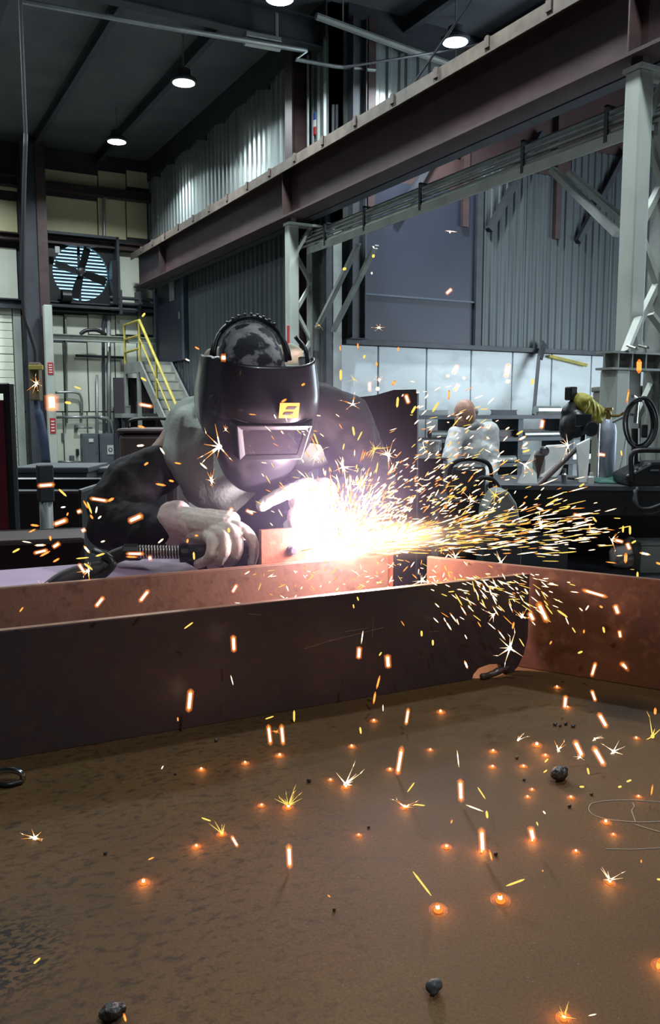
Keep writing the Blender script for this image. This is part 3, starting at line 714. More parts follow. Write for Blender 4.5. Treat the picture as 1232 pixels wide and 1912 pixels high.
# bar stock rack along the end wall
zr = U(930, 775, 10.6).z
t = thing('stock_rack', 'long dark bar stock rack in front of the white wall panels', 'rack', (9.5, 10.6, 0))
for x in (6.9, 8.0, 9.1, 10.2, 11.3, 12.4): MB().box((x - .05, 10.3, 0), (x + .05, 10.95, zr - .04)).build('upright', darksteel, t)
for z in (zr, zr - .35, zr - .75): MB().box((6.8, 10.25, z - .06), (12.5, 10.95, z)).build('shelf', darksteel, t)
random.seed(3)
for i in range(26):
    z = random.choice((zr, zr - .35, zr - .75)); x = random.uniform(6.9, 11.4); L = random.uniform(.4, 1.2); h = random.uniform(.05, .16); y = random.uniform(10.28, 10.7)
    m = random.choice((darksteel, slate, greysteel, maroonsteel, pipegrey))
    mb = MB()
    if i % 3: mb.hbeam((x, y, z + h / 2), (x + L, y, z + h / 2), h, h * .7, .012, .012)
    else: mb.tube([(x, y, z + h / 2), (x + L, y, z + h / 2)], h / 2, 10)
    lv = {zr: 'top', zr - .35: 'middle', zr - .75: 'lowest'}[z]; kd = 'flat-sided section' if i % 3 else 'round bar'
    tag(mb.build('steel_offcut', m), 'short %s offcut on the %s shelf of the bar stock rack' % (kd, lv), 'offcut', kd + ' offcuts, %s rack shelf' % lv)
p = D(902, 777, 7.6)
# long leaning rod and dark prop on the white panels
tag(MB().bar(U(1006, 665, 11.2), U(996, 775, 10.9), .05, .09).bar(U(1016, 640, 11.25), U(1008, 668, 11.2), .03, .16).build('leaning_pole', darksteel), 'dark pole leaning against the white panels above the rack', 'pole')
tag(MB().tube([U(1025, 665, 11.3), U(1095, 682, 11.3)], .03, 6).build('hand_line', yellowrail), 'thin olive pipe sloping across the right white panels', 'pipe')

# work bench on the right
bz = 1.0
bench = thing('work_bench', 'long black steel bench at the right, loaded with tools', 'bench', CW(2.2, 6.2, 0))
q = [CW(1.12, 5.8, 0), CW(3.1, 5.62, 0), CW(3.3, 6.55, 0), CW(1.3, 6.75, 0)]
MB().prism([p + UP * (bz - .035) for p in q], UP * .035).build('top_plate', slate, bench, bevel=.004)
MB().bar(q[0] + UP * (bz - .12) + FW * .03, q[1] + UP * (bz - .12) + FW * .03, .03, .17).build('apron', black, bench)
for p in q:
    c = p.lerp((q[0] + q[1] + q[2] + q[3]) / 4, .06); MB().box((c.x - .04, c.y - .04, 0), (c.x + .04, c.y + .04, bz - .035)).build('leg', darksteel, bench)
MB().prism([q[3].lerp(q[2], .02) + UP * .06 - FW * .04, q[2].lerp(q[3], .02) + UP * .06 - FW * .04, q[2].lerp(q[3], .02) + UP * .96 - FW * .04, q[3].lerp(q[2], .02) + UP * .96 - FW * .04], FW * .015).build('shade_sheet', black, bench)  # black sheet added to darken the space under the bench
s0 = [p.lerp((q[0] + q[1] + q[2] + q[3]) / 4, .08) + UP * .33 for p in q]
MB().prism(s0, UP * .03).build('shelf', darksteel, bench)
def onb(px, d): p = D(px, 900, d); return Vector((p.x, p.y, bz))
# gas cylinder
c = onb(1131, 6.25)
t = thing('gas_cylinder', 'pale blue gas cylinder with brass valve standing on the bench', 'cylinder', c)
cylm = M('pale_blue_paint', (.25, .33, .52), .35, 0, (.40, .44, .52), 3, (1, 1, .4), .4, .7)
MB().lathe(c, [(.058, 0), (.064, .012), (.064, .36), (.055, .41), (.03, .44), (.022, .45)], 20).build('body', cylm, t, smooth=True)
brass = M('brass', (.45, .32, .12), .3, .9)
MB().lathe(c + UP * .45, [(.02, 0), (.02, .05), (.012, .055), (.03, .07), (.03, .085)], 12).build('valve', brass, t)
MB().tube([c + UP * .475, c + UP * .475 + RT * .11], .011, 8).lathe(c + UP * .475 + RT * .11 - FW * .02, [(.03, 0), (.03, .03)], 14, FW).build('regulator', brass, t)
MB().tube(spline([c + UP * .475 + RT * .11, c + UP * .40 + RT * .14, c + UP * .2 + RT * .12, c + UP * .03 + RT * .1, c + UP * .012 + RT * .2], 5), .008, 6).build('hose', M('pale_hose', (.5, .55, .52), .5), t, smooth=True)
tag(MB().tube([onb(1114, 6.1), onb(1114, 6.1) + UP * .42], .008, 8).lathe(onb(1114, 6.1), [(.04, 0), (.04, .012)], 12).build('upright_rod', chrome), 'thin bright upright rod in front of the gas cylinder', 'rod')
# spare helmet with yellow hood on a stand
c = onb(1082, 6.3)
t = thing('spare_helmet', 'black respirator welding helmet with a yellow hood on a bench stand', 'helmet', c)
def hp_(px, py, dd=0): return D(px, py, 6.3 + dd)
MB().tube([c, hp_(1090, 800)], .02, 8).lathe(c, [(.1, 0), (.1, .015)], 14).build('stand', black, t)
blob(MB().ell(hp_(1072, 790), (.10, .12, .115)).ell(hp_(1060, 800, -.03), (.07, .06, .10)).cap(hp_(1062, 770), hp_(1085, 745), .06, .05), 'shell', black, t, .012, 3)
MB().obox(hp_(1088, 785, -.14), RT * .06, FW * .01, UP * .045).build('lens', M('lens_glass', (.02, .025, .03), .08), t, bevel=.006)
MB().lathe(hp_(1102, 800, -.12), [(.055, 0), (.06, .02), (.045, .05)], 16, -FW).build('filter', black, t)
hoodm = M('yellow_hood', (.42, .38, .05), .6, 0, (.30, .28, .06), 6)
hd = blob(MB().cap(hp_(1083, 752), hp_(1110, 785), .075, .06).cap(hp_(1100, 760), hp_(1122, 772), .065, .045).ell(hp_(1090, 748), (.07, .08, .05)), 'hood', hoodm, t, .010, 3, [(.05, .02)])
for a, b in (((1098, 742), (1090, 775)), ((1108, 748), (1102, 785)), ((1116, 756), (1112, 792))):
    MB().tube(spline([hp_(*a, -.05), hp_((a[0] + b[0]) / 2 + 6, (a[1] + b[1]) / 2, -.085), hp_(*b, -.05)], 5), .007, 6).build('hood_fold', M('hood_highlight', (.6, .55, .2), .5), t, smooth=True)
MB().box(hp_(1066, 735) - Vector((.04, .04, .05)), hp_(1066, 735) + Vector((.03, .03, .05))).build('battery_pack', black, t, bevel=.01)
# grey cabinet behind the bench
t, cc, hw, z1 = floorbox('tall_cabinet', 1138, 1206, 720, 7.9, .5, M('olive_grey', (.16, .155, .125), .55, 0, (.12, .115, .09), 3), 'tall olive grey cabinet behind the gas cylinder', 'cabinet')
MB().obox(cc - FW * .26 + UP * .85, RT * (hw - .03), FW * .012, UP * .75).build('door', M('olive_grey_door', (.17, .165, .135), .5), t, bevel=.005)
MB().obox(cc - FW * .28 + UP * .9 - RT * (hw - .07), RT * .012, FW * .015, UP * .07).build('handle', chrome, t)
# cable coil on its boom
cd_ = 5.9
base = onb(1186, cd_)
t = thing('cable_boom', 'black post and boom holding a coiled cable over the bench', 'stand', base)
MB().tube([base, D(1186, 800, cd_)], .028, 10).build('post', black, t)
MB().tube([D(1186, 790, cd_), D(1190, 745, cd_), D(1181, 740, cd_ - .06)], .014, 8).tube([D(1143, 788, cd_ + .05), D(1172, 774, cd_)], .012, 8).tube([D(1172, 774, cd_), D(1188, 775, cd_)], .012, 8).build('boom', chrome, t)
MB().lathe(base, [(.1, 0), (.1, .02), (.04, .03)], 14).build('base', black, t)
t = thing('cable_coil', 'black welding cable coiled over the boom hook at the right', 'cable', D(1196, 790, cd_))
for i in range(5):
    rx, rz = .085 + .008 * i, .155 + .006 * ((i * 2) % 5)
    cc = D(1194 + 2 * (i % 3), 790 + 2 * (i % 2), cd_ - .05 - .012 * i)
    MB().tube([cc + RT * rx * math.cos(a) + UP * rz * math.sin(a) + FW * .01 * math.sin(3 * a) for a in [2 * math.pi * k / 28 for k in range(28)]], .0085, 7, closed=True).build('loop', blackrubber, t, smooth=True)
MB().tube(spline([D(1200, 748, cd_ - .12), D(1206, 770, cd_ - .12), D(1203, 800, cd_ - .12)], 5), .007, 6).build('tail', M('pale_cable', (.5, .5, .5), .4), t, smooth=True)
MB().obox(D(1203, 805, cd_ - .12), RT * .018, FW * .018, UP * .045).build('plug', black, t, bevel=.005)
# wire feeder at the right edge
c = onb(1212, 5.85); w = .16
t = thing('wire_feeder', 'black wire feeder with a bent tube handle at the right edge of the bench', 'machine', c)
MB().prism([c - RT * .2 - FW * .15, c - RT * .22 - FW * .15 + UP * .07, c - RT * .05 - FW * .15 + UP * .16, c + RT * .3 - FW * .15 + UP * .17, c + RT * .3 - FW * .15], FW * .3).build('case', black, t, bevel=.015)
MB().tube(spline([D(1180, 903, 5.7), D(1178, 860, 5.7), D(1182, 846, 5.7), D(1195, 841, 5.7), D(1240, 841, 5.7)], 5), .018, 8).build('handle', black, t, smooth=True)
MB().obox(D(1222, 878, 5.68), RT * .03, FW * .004, UP * .006).build('highlight_trim', chrome, t)
tag(MB().tube(spline([D(1185, 915, 5.55), D(1190, 945, 5.5), D(1210, 950, 5.5), D(1240, 940, 5.5)], 5), .012, 7).tube(spline([D(1190, 910, 5.56), D(1184, 938, 5.52), D(1205, 960, 5.5), D(1240, 952, 5.5)], 5), .01, 7).build('looped_cable', blackrubber, smooth=True), 'black cable looping down the front of the bench at the right edge', 'cable')
# papers, rod, cloth, small tools
c = onb(1022, 6.0)
t = thing('paper_sack', 'white paper sack propped up on the bench', 'sack', c)
MB().prism([D(1000, 893, 6.0), D(1022, 832, 6.1), D(1056, 830, 6.12), D(1062, 850, 6.1), D(1042, 893, 6.0)], FW * .07).build('sack', paper, t, bevel=.012)
MB().lathe(D(1013, 842, 6.05), [(.03, 0), (.036, .01), (.036, .05), (.02, .06)], 12, -FW).build('cap', chrome, t)
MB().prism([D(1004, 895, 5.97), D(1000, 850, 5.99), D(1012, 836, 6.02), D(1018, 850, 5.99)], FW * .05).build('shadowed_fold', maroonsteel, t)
tag(MB().prism([D(968, 905, 5.92), D(1000, 842, 6.1), D(1004, 905, 5.92)], FW * .08).build('steel_gusset', greysteel, bevel=.004), 'grey triangular steel gusset on the bench left of the paper sack', 'gusset')
tag(MB().tube([D(1003, 908, 5.85), D(1075, 838, 6.05)], .02, 10).build('brown_bar', maroonsteel), 'brown steel bar leaning across the paper sack', 'bar')
tag(MB().prism([onb(1080, 5.95) , D(1078, 830, 6.0), D(1102, 818, 6.05), D(1100, 860, 6.0), onb(1096, 5.95)], FW * .04).build('paper_wrap', paper, bevel=.006), 'crumpled white paper wrap under the spare helmet', 'paper')
for (px, h, lb) in ((1053, .11, 'bright clamp standing at the front edge of the bench'), (1103, .08, 'small pale bottle on the bench by the thin rod')):
    c = onb(px, 5.87); tag(MB().lathe(c, [(.022, 0), (.022, h * .6), (.012, h * .7), (.012, h)], 10).build('bottle' if px > 1100 else 'clamp', chrome if px < 1100 else paper), lb, 'bottle' if px > 1100 else 'clamp')
cc = onb(1160, 6.02)
clm = MB(); G = 12; vs = []; fs = []
random.seed(9)
for i in range(G):
    for j in range(G):
        vs.append(cc + RT * (-.2 + .4 * i / (G - 1)) + FW * (-.12 + .26 * j / (G - 1)) + UP * (.006 + .03 * random.random() * (0 < i < G - 1) * (0 < j < G - 1)))
for i in range(G - 1):
    for j in range(G - 1): fs.append([i * G + j, (i + 1) * G + j, (i + 1) * G + j + 1, i * G + j + 1])
o = clm.add(vs, fs).build('green_cloth', M('green_cloth', (.04, .13, .10), .8), smooth=True)
o.modifiers.new('t', 'SOLIDIFY').thickness = .004
tag(o, 'dark green cloth spread on the bench below the gas cylinder', 'cloth')
# things under the bench
c = D(1165, 985, 6.1); c.z = .36
tag(blob(MB().ell(c + UP * .09, (.11, .1, .1)).ell(c + UP * .16 + RT * .05, (.05, .05, .08)), 'white_bag', paper, None, .014, 3, [(.06, .03)]), 'crumpled white bag on the shelf under the bench', 'bag')
c = D(1218, 985, 6.0); c.z = .36
tag(MB().obox(c + UP * .10, RT * .12, FW * .12, UP * .10).obox(c + UP * .21, RT * .13, FW * .13, UP * .01).build('tray_box', greysteel, bevel=.008), 'pale grey box on the shelf under the right end of the bench', 'box')
c = D(1010, 985, 6.1); c.z = .36
tag(MB().obox(c + UP * .12, RT * .17, FW * .13, UP * .12).obox(c + UP * .25, RT * .175, FW * .135, UP * .012).build('tool_box', slate, bevel=.01), 'dark tool box on the shelf under the left end of the bench', 'box')

# machines between the arc and the standing man
c = D(868, 900, 5.4); c.z = 0
t = thing('wire_feeder', 'grey and black wire feeder with two hoop handles in front of the standing man', 'machine', c)
MB().obox(c + UP * .5, RT * .19, FW * .2, UP * .47).build('cart', black, t, bevel=.02)
MB().obox(c + UP * 1.07, RT * .11, FW * .16, UP * .10).build('case', slate, t, bevel=.03)
MB().tube(spline([c + UP * 1.0 - RT * .13 - FW * .2, c + UP * 1.17 - RT * .12 - FW * .2, c + UP * 1.215 - FW * .2, c + UP * 1.17 + RT * .12 - FW * .2, c + UP * 1.0 + RT * .13 - FW * .2], 6), .014, 8).build('handle', black, t, smooth=True)
MB().tube(spline([c + UP * .85 - RT * .0 - FW * .24, c + UP * 1.05 + RT * .02 - FW * .24, c + UP * 1.1 + RT * .1 - FW * .24, c + UP * 1.02 + RT * .18 - FW * .24, c + UP * .85 + RT * .19 - FW * .24], 6), .016, 8).build('lower_handle', black, t, smooth=True)
for k in range(4):
    sx, sy = (-1, 1)[k % 2], (-1, 1)[k // 2]; MB().tube([c + RT * .15 * sx + FW * .17 * sy + UP * .035 - RT * .015, c + RT * .15 * sx + FW * .17 * sy + UP * .035 + RT * .015], .035, 12).build('wheel', blackrubber, t)
c = D(806, 855, 6.1); 
t = thing('drum_stand', 'black drum carrying the white bucket left of the standing man', 'drum', (c.x, c.y, 0))
MB().lathe((c.x, c.y, 0), [(.11, 0), (.12, .02), (.115, .4), (.12, .42), (.115, c.z - .02), (.12, c.z)], 20).build('shell', black, t)
MB().lathe((c.x, c.y, c.z - .012), [(.108, 0), (.108, .013)], 20).build('lid', darksteel, t)
b = Vector((c.x, c.y, c.z + .001))
t = thing('white_bucket', 'white plastic bucket standing on a black drum beside the standing man', 'bucket', b)
MB().lathe(b, [(.05, 0), (.06, .115), (.066, .118), (.066, .125), (.055, .125), (.046, .01)], 18).build('pail', paper, t, smooth=False)
MB().tube(spline([b + UP * .11 - RT * .065, b + UP * .05 - RT * .045 - FW * .065, b + UP * .05 + RT * .045 - FW * .065, b + UP * .11 + RT * .065], 5), .004, 6).build('bail_handle', chrome, t)
c = D(932, 943, 4.9); c.z = 0
t = thing('grinder_hood', 'pale grey curved hood of a floor machine at the left end of the bench', 'machine', c)
MB().obox(c + UP * .42, RT * .11, FW * .12, UP * .42).build('pedestal', darksteel, t, bevel=.01)
MB().prism([c + RT * a * .11 - FW * .12 + UP * z for a, z in ((-1, .84), (-.9, .95), (-.4, 1.05), (.2, 1.06), (.7, .98), (1, .84))], FW * .24).build('hood', greysteel, t, bevel=.02)
# ================================================================== THE WELDING TABLE
TZ = 0.85; H = 0.65
P0 = Vector((-.594, 1.523, 0)); BA = math.radians(63.6)         # front flange line in camera plan (X right, depth)
be = Vector((math.sin(BA), math.cos(BA), 0)); bn = Vector((-math.cos(BA), math.sin(BA), 0))
def B(t, o, z):                                                   # along the beam, behind its front face, height
    c = P0 + be * t + bn * o; return CW(c.x, c.y, z)
bew = RT * be.x + FW * be.y; bnw = RT * bn.x + FW * bn.y

def table_mat():
    m = bpy.data.materials.new('rusty_table_plate'); m.use_nodes = True; nt = m.node_tree; N = nt.nodes; L = nt.links
    b = N['Principled BSDF']; b.inputs['Roughness'].default_value = .68; b.inputs['Specular IOR Level'].default_value = .22
    tc = N.new('ShaderNodeTexCoord')
    def noise(scale, det, st=(1, 1, 1), rot=0, rough=.55, dist=0):
        mp = N.new('ShaderNodeMapping'); mp.inputs['Scale'].default_value = st; mp.inputs['Rotation'].default_value = (0, 0, rot)
        L.new(tc.outputs['Object'], mp.inputs['Vector'])
        n = N.new('ShaderNodeTexNoise'); n.inputs['Scale'].default_value = scale; n.inputs['Detail'].default_value = det; n.inputs['Roughness'].default_value = rough; n.inputs['Distortion'].default_value = dist
        L.new(mp.outputs[0], n.inputs['Vector']); return n.outputs['Fac']
    def ramp(f, a, b_, ca=(0, 0, 0, 1), cb=(1, 1, 1, 1)):
        r = N.new('ShaderNodeValToRGB'); r.color_ramp.elements[0].position = a; r.color_ramp.elements[1].position = b_
        r.color_ramp.elements[0].color = ca; r.color_ramp.elements[1].color = cb; L.new(f, r.inputs['Fac']); return r.outputs[0]
    def mix(f, a, b_, mode='MIX'):
        x = N.new('ShaderNodeMix'); x.data_type = 'RGBA'; x.blend_type = mode
        if isinstance(f, float): x.inputs['Factor'].default_value = f
        else: L.new(f, x.inputs['Factor'])
        for k, v in ((6, a), (7, b_)):
            if isinstance(v, tuple): x.inputs[k].default_value = v
            else: L.new(v, x.inputs[k])
        return x.outputs[2]
    def mathn(op, a, b_=None, clamp=False):
        x = N.new('ShaderNodeMath'); x.operation = op; x.use_clamp = clamp
        for k, v in ((0, a), (1, b_)):
            if v is None: continue
            if isinstance(v, (int, float)): x.inputs[k].default_value = v
            else: L.new(v, x.inputs[k])
        return x.outputs[0]
    base = ramp(noise(3.2, 6), .33, .70, (.092, .049, .017, 1), (.150, .076, .025, 1))
    base = mix(ramp(noise(1.3, 3), .52, .72), base, (.165, .073, .026, 1))               # warmer rust clouds
    base = mix(mathn('MULTIPLY', ramp(noise(240, 4), .42, .62), .45), base, (.05, .033, .02, 1))  # fine grain
    # dark soft dents, stretched along the plate, on the left half
    px = N.new('ShaderNodeSeparateXYZ'); L.new(tc.outputs['Object'], px.inputs[0])
    ex = N.new('ShaderNodeVectorMath'); ex.operation = 'DOT_PRODUCT'; L.new(tc.outputs['Object'], ex.inputs[0]); ex.inputs[1].default_value = tuple(RT)
    X = ex.outputs['Value']
    left = mathn('MULTIPLY', mathn('SUBTRACT', .16, X), 3.0, True)
    dents = mathn('MULTIPLY', ramp(noise(52, 4, (1, 1.7, 1), HEAD + .3, .55, .2), .50, .70), left)
    base = mix(mathn('MULTIPLY', dents, .80), base, (.030, .019, .010, 1))
    # oily black stain near the front left corner
    dv = N.new('ShaderNodeVectorMath'); dv.operation = 'DISTANCE'; L.new(tc.outputs['Object'], dv.inputs[0]); dv.inputs[1].default_value = tuple(ZP(-15, 1790, TZ))
    near = mathn('MULTIPLY', mathn('SUBTRACT', .115, dv.outputs['Value']), 16.0, True)
    st = mathn('MULTIPLY', ramp(noise(95, 6, (1, 1.8, 1), HEAD, .6), .50, .54), near, True)
    base = mix(mathn('MULTIPLY', st, .92), base, (.008, .007, .006, 1))
    d2 = N.new('ShaderNodeVectorMath'); d2.operation = 'DISTANCE'; L.new(tc.outputs['Object'], d2.inputs[0]); d2.inputs[1].default_value = tuple(ZP(1158, 1322, TZ))
    sp = mathn('MULTIPLY', mathn('SUBTRACT', .10, d2.outputs['Value']), 14.0, True)
    base = mix(mathn('MULTIPLY', sp, .75), base, (.02, .012, .012, 1))
    specks = ramp(noise(330, 2), .74, .78)
    base = mix(specks, base, (.30, .25, .20, 1))
    L.new(base, b.inputs['Base Color'])
    bp = N.new('ShaderNodeBump'); bp.inputs['Strength'].default_value = .16; bp.inputs['Distance'].default_value = .003
    L.new(mathn('ADD', noise(120, 6), mathn('MULTIPLY', dents, -.6)), bp.inputs['Height']); L.new(bp.outputs[0], b.inputs['Normal'])
    return m
tq = [B(-2.2, -1.65, TZ), B(1.78, -1.65, TZ), B(1.78, 1.02, TZ), B(-2.2, 1.02, TZ)]
tb = thing('welding_table', 'broad rust-brown steel welding table filling the foreground', 'table', (B(.3, -.3, 0)))
MB().prism([p - UP * .03 for p in tq], UP * .03).build('table_top', table_mat(), tb, bevel=.003)
cx = sum(tq, Vector()) / 4
for p in tq:
    c = p.lerp(cx, .08); MB().box((c.x - .05, c.y - .05, 0), (c.x + .05, c.y + .05, TZ - .03)).build('leg', darksteel, tb)
for a, b in ((0, 1), (1, 2), (2, 3), (3, 0)):
    MB().bar(tq[a].lerp(cx, .05) - UP * .1, tq[b].lerp(cx, .05) - UP * .1, .04, .14).build('apron', darksteel, tb)

# ================================================================== THE BEAM BEING WELDED
def rust(name, c1, c2, c3, rough=.5, sc=5, metal=.0, st=(1, 1, 1)):
    m = M(name, c1, rough, metal, c2, sc, st, .35, .7, .06, 90, rvar=.1)
    nt = m.node_tree; N = nt.nodes; L = nt.links; b = N['Principled BSDF']
    src = b.inputs['Base Color'].links[0].from_socket
    tc = N.new('ShaderNodeTexCoord'); n = N.new('ShaderNodeTexNoise'); n.inputs['Scale'].default_value = 38; n.inputs['Detail'].default_value = 6
    L.new(tc.outputs['Object'], n.inputs['Vector'])
    r = N.new('ShaderNodeValToRGB'); r.color_ramp.elements[0].position = .52; r.color_ramp.elements[1].position = .68
    L.new(n.outputs['Fac'], r.inputs['Fac'])
    x = N.new('ShaderNodeMix'); x.data_type = 'RGBA'; L.new(r.outputs[0], x.inputs['Factor']); L.new(src, x.inputs[6]); x.inputs[7].default_value = (*c3, 1)
    L.new(x.outputs[2], b.inputs['Base Color']); return m
beamm = rust('mill_scale_steel', (.046, .033, .041), (.060, .040, .046), (.068, .040, .041), .42, 3.5, .1)
innerm = rust('rust_orange_steel', (.17, .095, .062), (.22, .115, .075), (.13, .07, .05), .55, 6)
rustm = rust('rusty_plate_steel', (.19, .07, .035), (.13, .05, .03), (.24, .10, .05), .6, 7)
edgem = M('worn_bright_edge', (.34, .19, .12), .35, .5, (.22, .12, .08), 9)
Z1 = 1.097; W = .405; TF = .019; TE = 1.222
bm_ = thing('steel_h_beam', 'large brown steel H-beam lying on its side across the table', 'beam', B(.3, .2, TZ))
L0 = -1.1
def flange(o0, o1, name, mat, tend, notch=False):
    pts = [(L0, TZ), (tend - .17, TZ)]
    if notch:
        pts += [(tend - .166, TZ + .012), (tend - .150, TZ + .026), (tend - .118, TZ + .031), (tend - .085, TZ + .028), (tend - .078, TZ + .014), (tend - .074, TZ + .001)]
        pts += [(tend - .045, TZ + .001), (tend - .03, TZ + .012), (tend - .012, TZ + .042), (tend, TZ + .085)]
    else: pts += [(tend, TZ)]
    pts += [(tend, Z1), (L0, Z1)]
    return MB().prism([B(t, o0, z) for t, z in pts], bnw * (o1 - o0)).build(name, mat, bm_, bevel=.0015)
flange(0, TF, 'front_flange', beamm, TE, True)
flange(W, W + TF, 'rear_flange', innerm, 1.05)
MB().prism([B(L0, TF, .96), B(.90, TF, .96), B(.90, W, .96), B(L0, W, .96)], UP * .014).build('web', innerm, bm_)
for o, TEE in ((0, TE), (W, 1.05)):        # ground-bright top arris of each flange
    MB().prism([B(L0, o + .001, Z1), B(TEE - .002, o + .001, Z1), B(TEE - .002, o + TF - .001, Z1), B(L0, o + TF - .001, Z1)], UP * .0012).build('worn_edge', edgem, bm_, label='bright worn top edge')
for pts in (((.47, 1.078), (.50, 1.072)), ((.66, .995), (.80, 1.01)), ((.70, 1.012), (.76, 1.013)), ((.77, .99), (.772, 1.03)), ((.60, .985), (.67, .997)), ((.92, .985), (.95, .984))):
    MB().bar(B(*pts[0][:1], -.0004, pts[0][1]), B(pts[1][0], -.0004, pts[1][1]), .0008, .0011, UP if abs(pts[0][0] - pts[1][0]) > .01 else bew).build('scratch', M('scratch_bright', (.25, .19, .2), .4, .4) if 'scratch_bright' not in MATS else MATS['scratch_bright'], bm_)
# the weld slug lying in the cope hole
sl = B(TE - .135, -.012, TZ + .008)
slug = thing('weld_slug', 'shiny weld slug lying in the notch under the beam end', 'slug', sl)
blob(MB().cap(sl - bew * .012, sl + bew * .012, .009, .007).ell(sl + bew * .02 + UP * .003, (.02, .009, .008)).cap(sl + bew * .03 + UP * .006, sl + bew * .065 + UP * .012, .010, .006), 'slug', M('slag_metal', (.16, .12, .12), .35, .6, (.07, .05, .05), 60, bump=.4), slug, .003, 2)
# rusty plate butted against the beam end
ra, rb_ = CW(.262, 2.235, TZ), CW(1.34, 1.553, TZ)
rd = (rb_ - ra).normalized(); rn = Vector((-rd.y, rd.x, 0))
if rn.dot(FW) < 0: rn = -rn
rp = thing('rusty_angle', 'rusty orange steel angle standing beyond the right end of the H-beam', 'steel plate', ra)
MB().prism([ra + UP * .0005, rb_ + UP * .0005, rb_ + UP * .262, ra + UP * .262], rn * .016).build('upright_leg', rustm, rp, bevel=.0015)
MB().prism([ra + rn * .016 + UP * .001, rb_ + rn * .016 + UP * .001, rb_ + rn * .12 + UP * .001, ra + rn * .12 + UP * .001], UP * .016).build('foot_leg', rustm, rp)
MB().prism([ra + UP * .262 + rn * .001, rb_ + UP * .262 + rn * .001, rb_ + UP * .262 + rn * .015, ra + UP * .262 + rn * .015], UP * .001).build('worn_edge', edgem, rp)
# rectangular tube behind the beam
tube = thing('steel_tube', 'violet-lit rectangular steel tube lying behind the H-beam', 'steel tube', B(-.5, .65, TZ))
tubem = M('violet_lit_tube', (.50, .34, .50), .6, 0, (.38, .26, .39), 4)  # violet tint paints the arc's light into the tube colour
MB().prism([B(-1.2, .50, TZ + .001), B(.60, .50, TZ + .001), B(.60, .985, TZ + .001), B(-1.2, .985, TZ + .001)], UP * .189).build('tube', tubem, tube, bevel=.012)
MB().prism([B(.601, .515, TZ + .02), B(.601, .97, TZ + .02), B(.601, .97, TZ + .175), B(.601, .515, TZ + .175)], bew * .002).build('dark_end', black, tube)  # black sheet stands for the dark inside of the tube

# plate being welded, with its bolt
def on_o(px, py, o):                                  # point on the vertical plane parallel to the beam at offset o
    r = ray(px, py); n = bnw; p = B(0, o, 0); return CAM + r * ((p - CAM).dot(n) / r.dot(n))
PO = W + TF + .002
tp = thing('connection_plate', 'orange-lit steel plate with a bolt, standing behind the beam at the arc', 'steel plate', on_o(590, 1060, PO))
a, b = on_o(487, 990, PO), on_o(735, 982, PO)
MB().prism([Vector((a.x, a.y, Z1 - .12)), Vector((b.x, b.y, Z1 - .12)), Vector((b.x, b.y, a.z)), a], bnw * .016).build('plate', rust('plate_rust', (.34, .13, .07), (.26, .095, .05), (.40, .18, .10), .5, 9), tp, bevel=.0015)
c = on_o(545, 1027, PO)
MB().lathe(c, [(.0145, 0), (.0145, .003), (.011, .003), (.011, .010), (.008, .013)], 12, -bnw).build('bolt', M('bolt_steel', (.30, .28, .34), .35, .7), tp)

# ================================================================== THE WELDER
wd_ = thing('person', 'welder in black jacket, dark welding helmet and pale leather gloves leaning over the beam', 'person', CW(-.30, 3.12, 0))
skin = M('skin', (.50, .28, .21), .5, 0)
jacket = M('black_jacket', (.014, .0115, .0135), .7, 0, (.020, .017, .019), 9, bump=.2, bscale=70, spec=.3)
shirt = M('grey_green_shirt', (.58, .65, .57), .8, 0, (.47, .53, .47), 6, bump=.25, bscale=90)
jeans = M('dark_blue_jeans', (.022, .028, .05), .8, 0, (.03, .037, .06), 12)
leather = M('pale_leather', (.90, .80, .69), .62, 0, (.78, .67, .57), 14, bump=.35, bscale=60)
leather2 = M('pink_leather_cuff', (.86, .65, .62), .65, 0, (.74, .55, .52), 14, bump=.3, bscale=60)
def W_(px, py, d): return D(px, py, d)
hipL, hipR = CW(-.47, 3.10, .94), CW(-.20, 3.14, .94)
chest = W_(470, 830, 2.76); neck = W_(478, 735, 2.62); head = W_(478, 735, 2.47)
shR, shL = W_(338, 822, 2.68), W_(612, 795, 2.70)                # image left / image right
elR, wrR = W_(222, 945, 2.58), W_(322, 985, 2.36)
elL, wrL = W_(690, 905, 2.62), W_(590, 935, 2.44)
pel = (hipL + hipR) / 2 + UP * .06
# body: one continuous figure under the clothes
mb = MB()
mb.chain([pel, (pel + chest) / 2, chest], [.145, .135, .15]); mb.cap(chest, neck, .13, .065); mb.cap(neck, head - UP * .02, .062, .06)
mb.ell(head, (.078, .098, .115))
mb.cap(chest + UP * .05, shR, .10, .068); mb.cap(chest + UP * .05, shL, .10, .068)
mb.chain([shR, elR, wrR], [.062, .046, .030]); mb.chain([shL, elL, wrL], [.062, .046, .030])
feet = [CW(-.50, 3.16, .09), CW(-.16, 3.22, .09)]
for h, f in ((hipL, feet[0]), (hipR, feet[1])):
    kn = (h + f) / 2 - FW * .05 + UP * .02
    mb.chain([pel, h, kn, f], [.12, .095, .062, .045])
blob(mb, 'body', skin, wd_, .014, 4)
# trousers and boots
mb = MB()
for h, f in ((hipL, feet[0]), (hipR, feet[1])):
    kn = (h + f) / 2 - FW * .05 + UP * .02
    mb.chain([pel, h, kn, f + UP * .03], [.15, .118, .085, .075])
blob(mb, 'trousers', jeans, wd_, .018, 4, [(.12, .02)])
for f in feet:
    blob(MB().cap(f - UP * .035 + FW * .05, f - UP * .045 - FW * .15, .052, .044).cap(f - UP * .03, f + UP * .06, .055, .06), 'boot', black, wd_, .012, 2)
